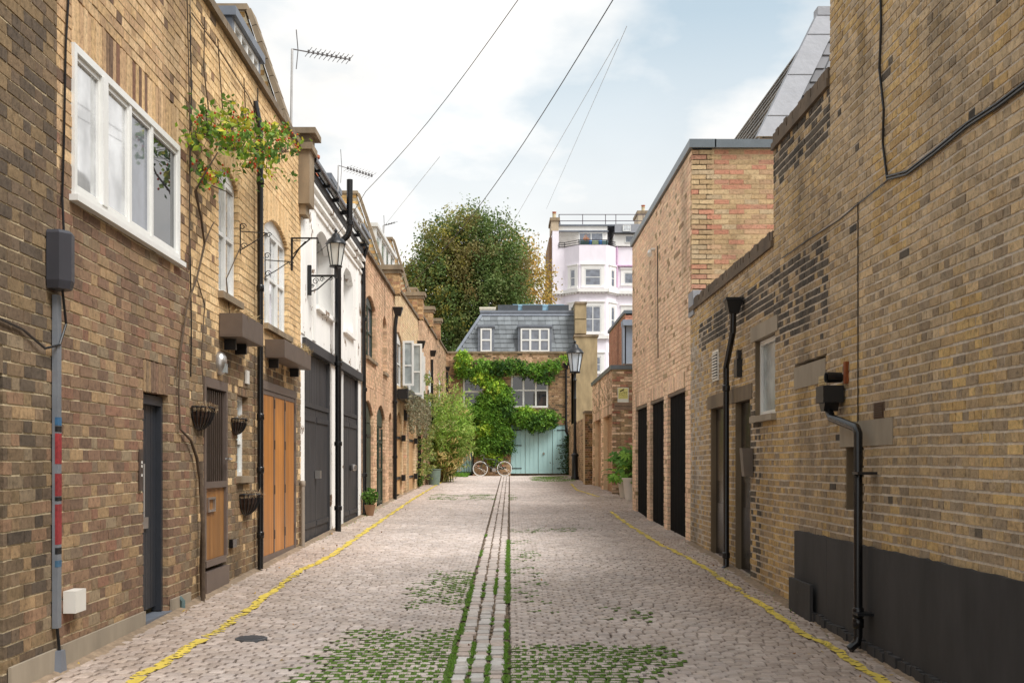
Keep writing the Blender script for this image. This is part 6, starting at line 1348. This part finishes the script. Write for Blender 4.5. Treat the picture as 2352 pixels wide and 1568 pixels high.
# metal planter troughs
for (xn, xf, v0, v1, lab) in ((501, 604, 2.69, 2.91, 'long brown metal planter below the narrow upper window'), (607, 714, 2.69, 2.89, 'long brown metal planter below the three-light window, dry grass on top')):
    a, b = PLf.U(xn), 0; b = F * 2.56 / (1152 - xf); T = thing('metal_planter', lab, 'planter', PLf.pt(a, v0), 'brown metal planters on the yellow house')
    m = MB(); m.box(PLf, a, b, v0, v1, .012, .022); m.box(PLf, a, b, v0, v1, .23, .24); m.box(PLf, a, a + .012, v0, v1, .022, .23); m.box(PLf, b - .012, b, v0, v1, .022, .23); m.box(PLf, a, b, v0 - .012, v0 - .002, .012, .24); m.build('trough', M_PLANTER, T)
    MB().box(PLf, a + .013, b - .013, v0, v1 - .03, .023, .229).build('soil', M_DIRT, T)
    for x in (a + .25, b - .25): MB().poly(PLf, [(x - .02, v0 - .013), (x + .02, v0 - .013), (x + .02, v0 - .12), (x - .02, v0 - .12)], .0, .12).build('bracket', M_BLACKIRON, T)
    n = 340 if xn > 600 else 120; pts = np.array([tuple(PLf.pt(R.uniform(a if xn < 600 else b - .8, b + .05), v1 + R.uniform(-.02, .06), R.uniform(.0, .27))) for _ in range(n)]); leaves('dry_grass', pts, NR.uniform(.06, .16, n), np.array(pal((190, 170, 128), (160, 138, 100)))[NR.randint(0, 2, n)], T, kind='stuff', aspect=.06)
# wrought iron baskets
def basket(xc, yc, hw, lab, dry):
    u0, v0 = PLf.at(xc, yc); T = thing('wall_basket', lab, 'basket', PLf.pt(u0, v0), 'half-round iron baskets on the yellow house'); m = MB(); r, h = hw * .55, hw * .85; n = 11
    rim = [PLf.pt(u0 - hw * math.cos(math.pi * k / n), v0, .02 + r * math.sin(math.pi * k / n)) for k in range(n + 1)]; m.tube(rim, .008, 5); m.tube([rim[0], rim[-1]], .008, 5)
    for k in range(n + 1):
        a = math.pi * k / n; m.tube([PLf.pt(u0 - hw * math.cos(a) * math.cos(t), v0 - h * math.sin(t), .02 + r * math.sin(a) * math.cos(t)) for t in (0, .4, .8, 1.2, 1.5)], .006, 4)
    m.build('iron_frame', M_BLACKIRON, T); m = MB(); V = []
    for t in (0.12, .4, .8, 1.2, 1.55):
        for k in range(n + 1): a = math.pi * k / n; V.append(PLf.pt(u0 - hw * .94 * math.cos(a) * math.cos(t), v0 - .02 - h * .92 * math.sin(t), .015 + r * .92 * math.sin(a) * math.cos(t)))
    m.add(V, [(i * (n + 1) + k, i * (n + 1) + k + 1, (i + 1) * (n + 1) + k + 1, (i + 1) * (n + 1) + k) for i in range(4) for k in range(n)] + [tuple(range(n + 1))]); m.build('liner', plain('coir_liner', rgb(66, 44, 30), .95, var=.5, scale=30, bump=.8), T)
    n = 220; pts = np.array([tuple(PLf.pt(u0 + R.uniform(-hw, hw * 1.15), v0 + R.uniform(-.03, .035), .02 + R.uniform(0, r))) for _ in range(n)]); leaves('dry_plants', pts, NR.uniform(.04, .10, n), np.array(pal((150, 128, 100), (122, 94, 70), (178, 160, 130)))[NR.randint(0, 3, n)], T, kind='stuff', aspect=.08)
basket(452, 936, .24, 'half-round iron basket hung left of the barred door, highest', 1); basket(538, 962, .19, 'half-round iron basket hung over the small ground window edge', 1); basket(560, 1134, .27, 'lowest half-round iron basket, below the small ground window', 1)
# bulkhead light, alarm box, meter boxes, key box
u_, v_ = PLf.at(499.4, 835); T = thing('bulkhead_light', 'oval metal bulkhead light above the barred entrance door', 'wall light', PLf.pt(u_, v_))
m = MB(); c = PLf.pt(u_, v_); V = []; 
for r, w in ((1., 0), (1., .03), (.9, .06), (.6, .085), (.0, .095)):
    for k in range(16): a = 6.283 * k / 16; V.append(PLf.pt(u_ + .075 * r * math.cos(a), v_ + .12 * r * math.sin(a), w))
m.add(V, [(i * 16 + k, i * 16 + (k + 1) % 16, (i + 1) * 16 + (k + 1) % 16, (i + 1) * 16 + k) for i in range(4) for k in range(16)]); m.build('body', M_CHROME, T, smooth=True)
m = MB(); m.box(PLf, u_ - .045, u_ + .045, v_ - .09, v_ + .0, .06, .092); m.build('diffuser', M_FROST, T)
def boxthing(name, lab, cat, x0, y0, x1, y1, dep, mat, Pp=PLf, kids=()):
    ua, va = Pp.at(x0, y1); ub, vb = Pp.at(x1, y0); 
    if ub < ua: ua, ub = ub, ua
    return tag(MB().box(Pp, ua, ub, va, vb, .011, dep).build(name, mat, None, Pp.pt(ua, va)), lab, cat)
boxthing('white_box', 'small cream junction box high beside the black downpipe', 'junction box', 560, 852, 567, 880, .03, M_PLASTIC)
boxthing('key_safe', 'small black and white key box low beside the cedar entrance', 'key box', 524, 1236, 533, 1258, .05, M_PIPE)
boxthing('meter_box', 'white plastic meter box near the foot of the grey conduit', 'meter box', 141, 1350, 166, 1408, .09, M_PLASTIC)
u_, v_ = PLf.at(320, 1079); T = thing('entry_phone', 'narrow steel door entry panel left of the charcoal door', 'intercom', PLf.pt(u_, v_)); MB().box(PLf, u_ - .05, u_ + .03, v_ - .16, v_ + .16, .01, .022).build('panel', plain('intercom_steel', rgb(110, 98, 92), .4, metal=.6, bump=0), T)
for z in (-.05, .02, .05): MB().box(PLf, u_ - .02, u_ + .0, v_ + z, v_ + z + .02, .022, .026).build('button', M_PLASTIC, T)
u_, v_ = PR.at(1722, 1060); T = thing('intercom', 'grey metal intercom box beside the right-hand dark doorway', 'intercom', PR.pt(13.1, 1.3)); MB().hexa([PR.pt(u, v, w) for v in (1.28, 1.60) for u, w in ((13.02, .01), (13.16, .01), (13.16, .11 - (v - 1.28) * -.08), (13.02, .11 + (v - 1.28) * .08))]).build('casing', plain('intercom_grey', rgb(118, 108, 98), .5, metal=.4, bump=0), T)
# telecom box and conduit
T = thing('junction_box', 'black rounded cable box at the top of the grey conduit', 'cable box', PLf.pt(7.2, 2.55)); u_ = PLf.U(135, .05)
q = [(u_ - .10, .012), (u_ + .09, .012), (u_ + .10, .07), (u_ + .05, .13), (u_ - .03, .14), (u_ - .10, .09)]; m = MB(); n = len(q); V = [PLf.pt(u, v, w) for v in (2.50, 2.55, 2.84, 2.86) for u, w in ([(a + (u_ - a) * .12, b * .9) if v in (2.5, 2.86) else (a, b) for a, b in q])]
m.add(V, [tuple(range(n - 1, -1, -1)), tuple(range(3 * n, 4 * n))] + [(i * n + k, i * n + (k + 1) % n, (i + 1) * n + (k + 1) % n, (i + 1) * n + k) for i in range(3) for k in range(n)]); m.build('casing', plain('grey_black_plastic', rgb(60, 60, 66), .45, var=.15), T)
T = thing('cable_conduit', 'grey steel cable conduit with red and blue paint marks, near left edge', 'conduit', PLf.pt(7.2, .1)); uc = PLf.U(131, .03); m = MB(); m.box(PLf, uc - .033, uc + .033, .40, 2.47, .012, .045); m.build('channel', plain('galvanised', rgb(140, 146, 154), .5, metal=.4, var=.2, bump=.1), T)
m = MB(); m.poly(PLf, [(uc - .03, .26), (uc + .03, .26), (uc + .09, -.02), (uc - .06, -.02)], .03, .07); m.build('foot', M_LEAD, T); MB().tube([PLf.pt(uc, .41, .03), PLf.pt(uc, .2, .05)], .01, 6).build('cable', M_BLACKIRON, T)
for (v0, v1, c_) in ((1.66, 1.71, (60, 110, 150)), (1.62, 1.655, (24, 24, 26)), (1.42, 1.61, (160, 52, 56)), (1.22, 1.36, (150, 50, 54)), (1.19, 1.215, (24, 24, 26)), (.92, 1.17, (158, 54, 58)), (.86, .90, (24, 24, 26)), (.78, .82, (70, 110, 140))): MB().box(PLf, uc - .034, uc + .034, v0, v1, .03, .0465).build('paint_mark', plain('mark_%d_%d' % c_[:2], rgb(*c_), .6, var=.4, scale=40, bump=0), T)
def cable(lab, pts, r=.008, mat=M_BLACKIRON, name='cable'): return tag(MB().tube(pts, r, 6).build(name, mat, loc=pts[0]), lab, 'cable')
cable('black cable looping below the cable box to the left edge', [PLf.pt(6.2, 2.24, .02), PLf.pt(6.7, 2.20, .02), PLf.pt(7.0, 2.12, .03), PLf.pt(7.18, 2.16, .05), PLf.pt(7.26, 2.3, .06), PLf.pt(7.2, 2.5, .06)])
cable('thin dark cables rising from the cable box beside the wide window', [PLf.pt(7.25, 2.86, .05), PLf.pt(7.3, 3.1, .02), PLf.pt(7.33, 3.5, .02), PLf.pt(7.36, 4.1, .02), PLf.pt(7.45, 4.7, .02), PLf.pt(7.5, 5.6, .02)])
cable('thin black cable down the joint between the red and yellow houses', [PLf.pt(10.34, v, .012 + .008 * math.sin(v * 3)) for v in np.linspace(2.2, 5.6, 12)], .006)
cable('thin black cable alongside the black downpipe', [PLf.pt(PLf.U(588), v, .02) for v in np.linspace(.5, 5.7, 14)], .007)
a_, b_ = PR.U(2035), PR.U(2045)
cable('black cable dropping down the near right wall', [PR.pt(PR.U(x), PR.V(x, y), .02) for x, y in ((2028, -40), (2030, 60), (2026, 160), (2036, 250), (2034, 330), (2044, 410))], .010)
for k_, off in enumerate((0, .022)): cable('upper strand of black cable rising to the right edge of the near wall' if k_ else 'lower strand of black cable rising to the right edge of the near wall', [PR.pt(PR.U(x), PR.V(x, y) + off, .02) for x, y in ((2044, 412), (2090, 400), (2150, 355), (2230, 290), (2300, 245), (2380, 185), (2480, 110))], .009)
cable('thin grey cable crossing the right wall down to the low parapet', [PR.pt(PR.U(x), PR.V(x, y), .012) for x, y in ((2044, 412), (2000, 448), (1972, 470), (1930, 505), (1860, 550), (1800, 592))], .005)
cable('thin vertical cable down the near right wall to the hopper', [PR.pt(PR.U(1974), v, .012) for v in np.linspace(3.5, 1.75, 8)], .005)
# overhead wires
def wire(lab, pts, r):
    pts = [Vector(p) for p in pts]; out = []
    for a, b in zip(pts, pts[1:]):
        for i in range(8): out.append(a.lerp(b, i / 8) - Vector((0, 0, .10 * math.sin(math.pi * i / 8))))
    tag(MB().tube(out + [pts[-1]], r, 5).build('overhead_wire', M_BLACKIRON, loc=pts[0]), lab, 'wire')
def at(x, y, Y): return ((x - CX) * Y / F, Y, CH + (HY - y) * Y / F)
wire('overhead wire from the white house gutter up to the top centre', [at(728, 582, 17.), at(840, 440, 15.5), at(1190, 0, 11.), at(1420, -280, 9)], .004)
wire('overhead wire from the pale yellow house across the tree to the sky', [at(912, 679, 30), at(1085, 495, 24), at(1408, 0, 14), at(1560, -260, 11)], .007)
GW_ = plain('pale_wire', rgb(180, 180, 180), .6, bump=0)
for lab, p in (('faint left thin wire over the antenna roofs', [at(886, 515, 34), at(1010, 360, 28)]), ('faint thin wire crossing high right of the tree', [at(1150, 560, 50), at(1420, 90, 24)]), ('second faint thin wire crossing high right of the tree', [at(1255, 480, 60), at(1440, 60, 26)])): tag(MB().tube(p, .006, 4).build('overhead_wire', GW_, loc=p[0]), lab, 'wire')
# television aerials
def aerial(lab, base, top, tip, n, r=.018):
    T = thing('tv_aerial', lab, 'aerial', base); base, top, tip = map(Vector, (base, top, tip)); MB().tube([base, top], r, 8).build('mast', plain('aerial_grey', rgb(200, 198, 196), .4, metal=.5, bump=0), T); d = tip - top; m = MB(); m.tube([top, tip], r * .55, 6); s = Vector((d.y, -d.x, 0)).normalized() * .13 + Vector((0, 0, .03))
    for k in range(n): p = top + d * (.28 + .72 * k / (n - 1)); m.tube([p - s, p + s], r * .3, 4); m.cube(p.x - .012, p.x + .012, p.y - .012, p.y + .012, p.z - .02, p.z + .03)
    m.tube([top + d * .08 + Vector((0, -.05, .28)), top + d * .1, top + d * .08 + Vector((0, -.05, -.3))], r * .4, 4); m.build('boom', plain('aerial_dark', rgb(110, 106, 106), .5, metal=.5, bump=0), T)
aerial('tall television aerial on a pale mast above the yellow house', at(668, 330, 17.), at(671, 113, 17.), at(803, 137, 17.5), 10)
aerial('smaller television aerial above the white house roof', at(776, 440, 20), at(777, 380, 20), at(854, 404, 20.5), 9, .012)
aerial('distant television aerial beside the tall dormer', at(879, 600, 33), at(880, 518, 33), at(905, 512, 33.5), 4, .02)
# drain cover
gx, gy_ = gpx(577, 1467); m = MB(); zc = gz(gx, gy_) + .008; T = thing('manhole_cover', 'small round iron drain cover set in the setts on the left', 'drain cover', (gx, gy_, zc)); MB().lathe((gx, gy_, zc - .02), [(.118, 0), (.118, .022), (.108, .024)], 28).build('rim', plain('worn_iron', rgb(96, 98, 102), .5, metal=.3), T)
for k in range(11):
    y = gy_ - .095 + k * .019; w = math.sqrt(max(.0001, .1 ** 2 - (y - gy_) ** 2)); m.cube(gx - w, gx + w, y - .0055, y + .0055, zc + .003, zc + .008)
m.build('ribs', plain('worn_iron', rgb(96, 98, 102), .5, metal=.3), T)
# ================================================================ BICYCLE
yk = 52.35; kb = F / yk; BK = thing('bicycle', 'dark bicycle with white-rimmed wheels leaning by the blue garage doors', 'bicycle', ((1131 - CX) / kb, yk, .93))
gzb = gz(0, yk); RW = .34; xa, xb = (1103.2 - CX) / kb, (1158.6 - CX) / kb; zc = gzb + RW
for x in (xa, xb):
    c = Vector((x, yk, zc)); ring = lambda r, n=32: [c + Vector((r * math.cos(6.2832 * k / n), 0, r * math.sin(6.2832 * k / n))) for k in range(n + 1)]
    w = MB().tube(ring(RW - .014), .015, 6, caps=False).build('wheel', plain('white_tyre', rgb(250, 250, 246), .6, bump=0), BK, smooth=True); MB().tube(ring(RW - .05), .010, 5, caps=False).build('rim', M_CHROME, w)
    m = MB(); m.tube([c + Vector((0, -.04, 0)), c + Vector((0, .04, 0))], .02, 8)
    for k in range(16): a = 6.2832 * k / 16; m.tube([c, c + Vector(((RW - .05) * math.cos(a), 0, (RW - .05) * math.sin(a)))], .0016, 3)
    m.build('spokes', M_CHROME, w); MB().cube(x - .02 - .08, x + .02 - .08, yk - .02, yk - .005, zc + .12, zc + .16).build('reflector', plain('orange_reflector', rgb(220, 90, 40), .3, bump=0), w)
V3 = lambda x, z, y=0: Vector((x, yk + y, gzb + z)); hd, hb = V3(xa + .16, .80), V3(xa + .12, .62); bb = V3(xa + .62, .29); sc_ = V3(xa + .76, .80); fm = M_BLACKIRON
m = MB()
for a, b in ((hd, V3(xa + .74, .74)), (hb, bb), (bb, sc_), (bb, V3(xb, RW)), (V3(xa + .74, .72), V3(xb, RW)), (hd + Vector((-.01, 0, .06)), hb), (hb, V3(xa, RW))): m.tube([a, b], .022, 7)
m.build('frame', plain('bike_green_black', rgb(70, 80, 72), .35, bump=0), BK, smooth=True)
m = MB(); m.tube([hd, V3(xa + .17, .95)], .013, 6); m.tube([V3(xa + .10, .98, -.25), V3(xa + .17, .95, -.08), V3(xa + .17, .95, .08), V3(xa + .10, .98, .25)], .012, 6); m.tube([V3(xa + .0, .90, -.2), V3(xa + .10, .98, -.25)], .012, 6); m.build('handlebar', M_CHROME, BK)
sd = MB(); sd.hexa([V3(xa + .66, .84, -.02), V3(xa + .9, .84, -.07), V3(xa + .9, .84, .07), V3(xa + .66, .84, .02), V3(xa + .66, .87, -.02), V3(xa + .92, .9, -.08), V3(xa + .92, .9, .08), V3(xa + .66, .87, .02)]); sd.tube([sc_, V3(xa + .78, .86)], .013, 6); sd.build('saddle', M_BLACKIRON, BK)
m = MB(); m.tube([bb + Vector((0, -.05, 0)), bb + Vector((0, -.06, 0))], .09, 14); m.tube([bb + Vector((0, -.08, 0)), bb + Vector((.10, -.08, -.13))], .010, 5); m.tube([bb + Vector((0, .08, 0)), bb + Vector((-.10, .08, .13))], .010, 5); m.build('crank', M_CHROME, BK)
for s_, c_ in ((1, -.14), (-1, .14)): MB().cube(bb.x + s_ * .10 - .04, bb.x + s_ * .10 + .04, yk - s_ * .10 - .03, yk - s_ * .10 + .03, bb.z + c_ - .01, bb.z + c_ + .01).build('pedal', M_BLACKIRON, BK)
m = MB()
for x, a0, a1 in ((xa, .5, 2.6), (xb, -.1, 2.3)): m.tube([Vector((x + .37 * math.cos(a0 + (a1 - a0) * k / 10), yk, zc + .37 * math.sin(a0 + (a1 - a0) * k / 10))) for k in range(11)], .012, 5)
m.build('mudguard', fm, BK); m = MB(); 
for y in (-.06, .06): m.tube([V3(xb - .15, .76, y), V3(xb + .25, .76, y)], .007, 5)
m.tube([V3(xb + .2, .76, 0), V3(xb + .02, RW, 0)], .007, 5); m.build('carrier', fm, BK)

# ================================================================ LITTER
pts = []; cl = []
for _ in range(150):
    s_ = R.choice((-1, 1)); x = s_ * (2.75 - abs(R.gauss(0, .35))) if R.random() < .75 else R.uniform(-2.6, 2.7); y = R.uniform(6.5, 34); pts.append((x, y, gz(x, y) + .008)); cl.append(R.choice(pal((170, 120, 60), (120, 84, 50), (190, 160, 80), (90, 70, 50), (200, 196, 186))))
leaves('fallen_leaves', pts, NR.uniform(.02, .05, 150), cl, None, kind='stuff', nrm=np.tile((0, 0, 3.), (150, 1)))
m = MB()        # grit and silt banked against the foot of the walls
for s_, X0 in ((-1, -2.80), (1, 2.85)):
    y = 5.8; prev = None
    while y < (52 if s_ < 0 else 17.4):
        w = .06 + .10 * nz(y * 1.3, s_, 1.) ; row = [(X0, y, gz(X0 - s_ * .05, y) + .02), (X0 - s_ * w * .5, y, gz(X0 - s_ * w * .5, y) + .010 + R.uniform(-.003, .004)), (X0 - s_ * w, y, gz(X0 - s_ * w, y) - .006)]
        if prev: m.add(prev + row, [(0, 1, 4, 3), (1, 2, 5, 4)])
        prev = row; y += .06 if y < 20 else .2
tag(m.build('gutter_silt', plain('silt', rgb(150, 130, 108), .95, var=.4, scale=18, bump=.8)), kind='stuff')
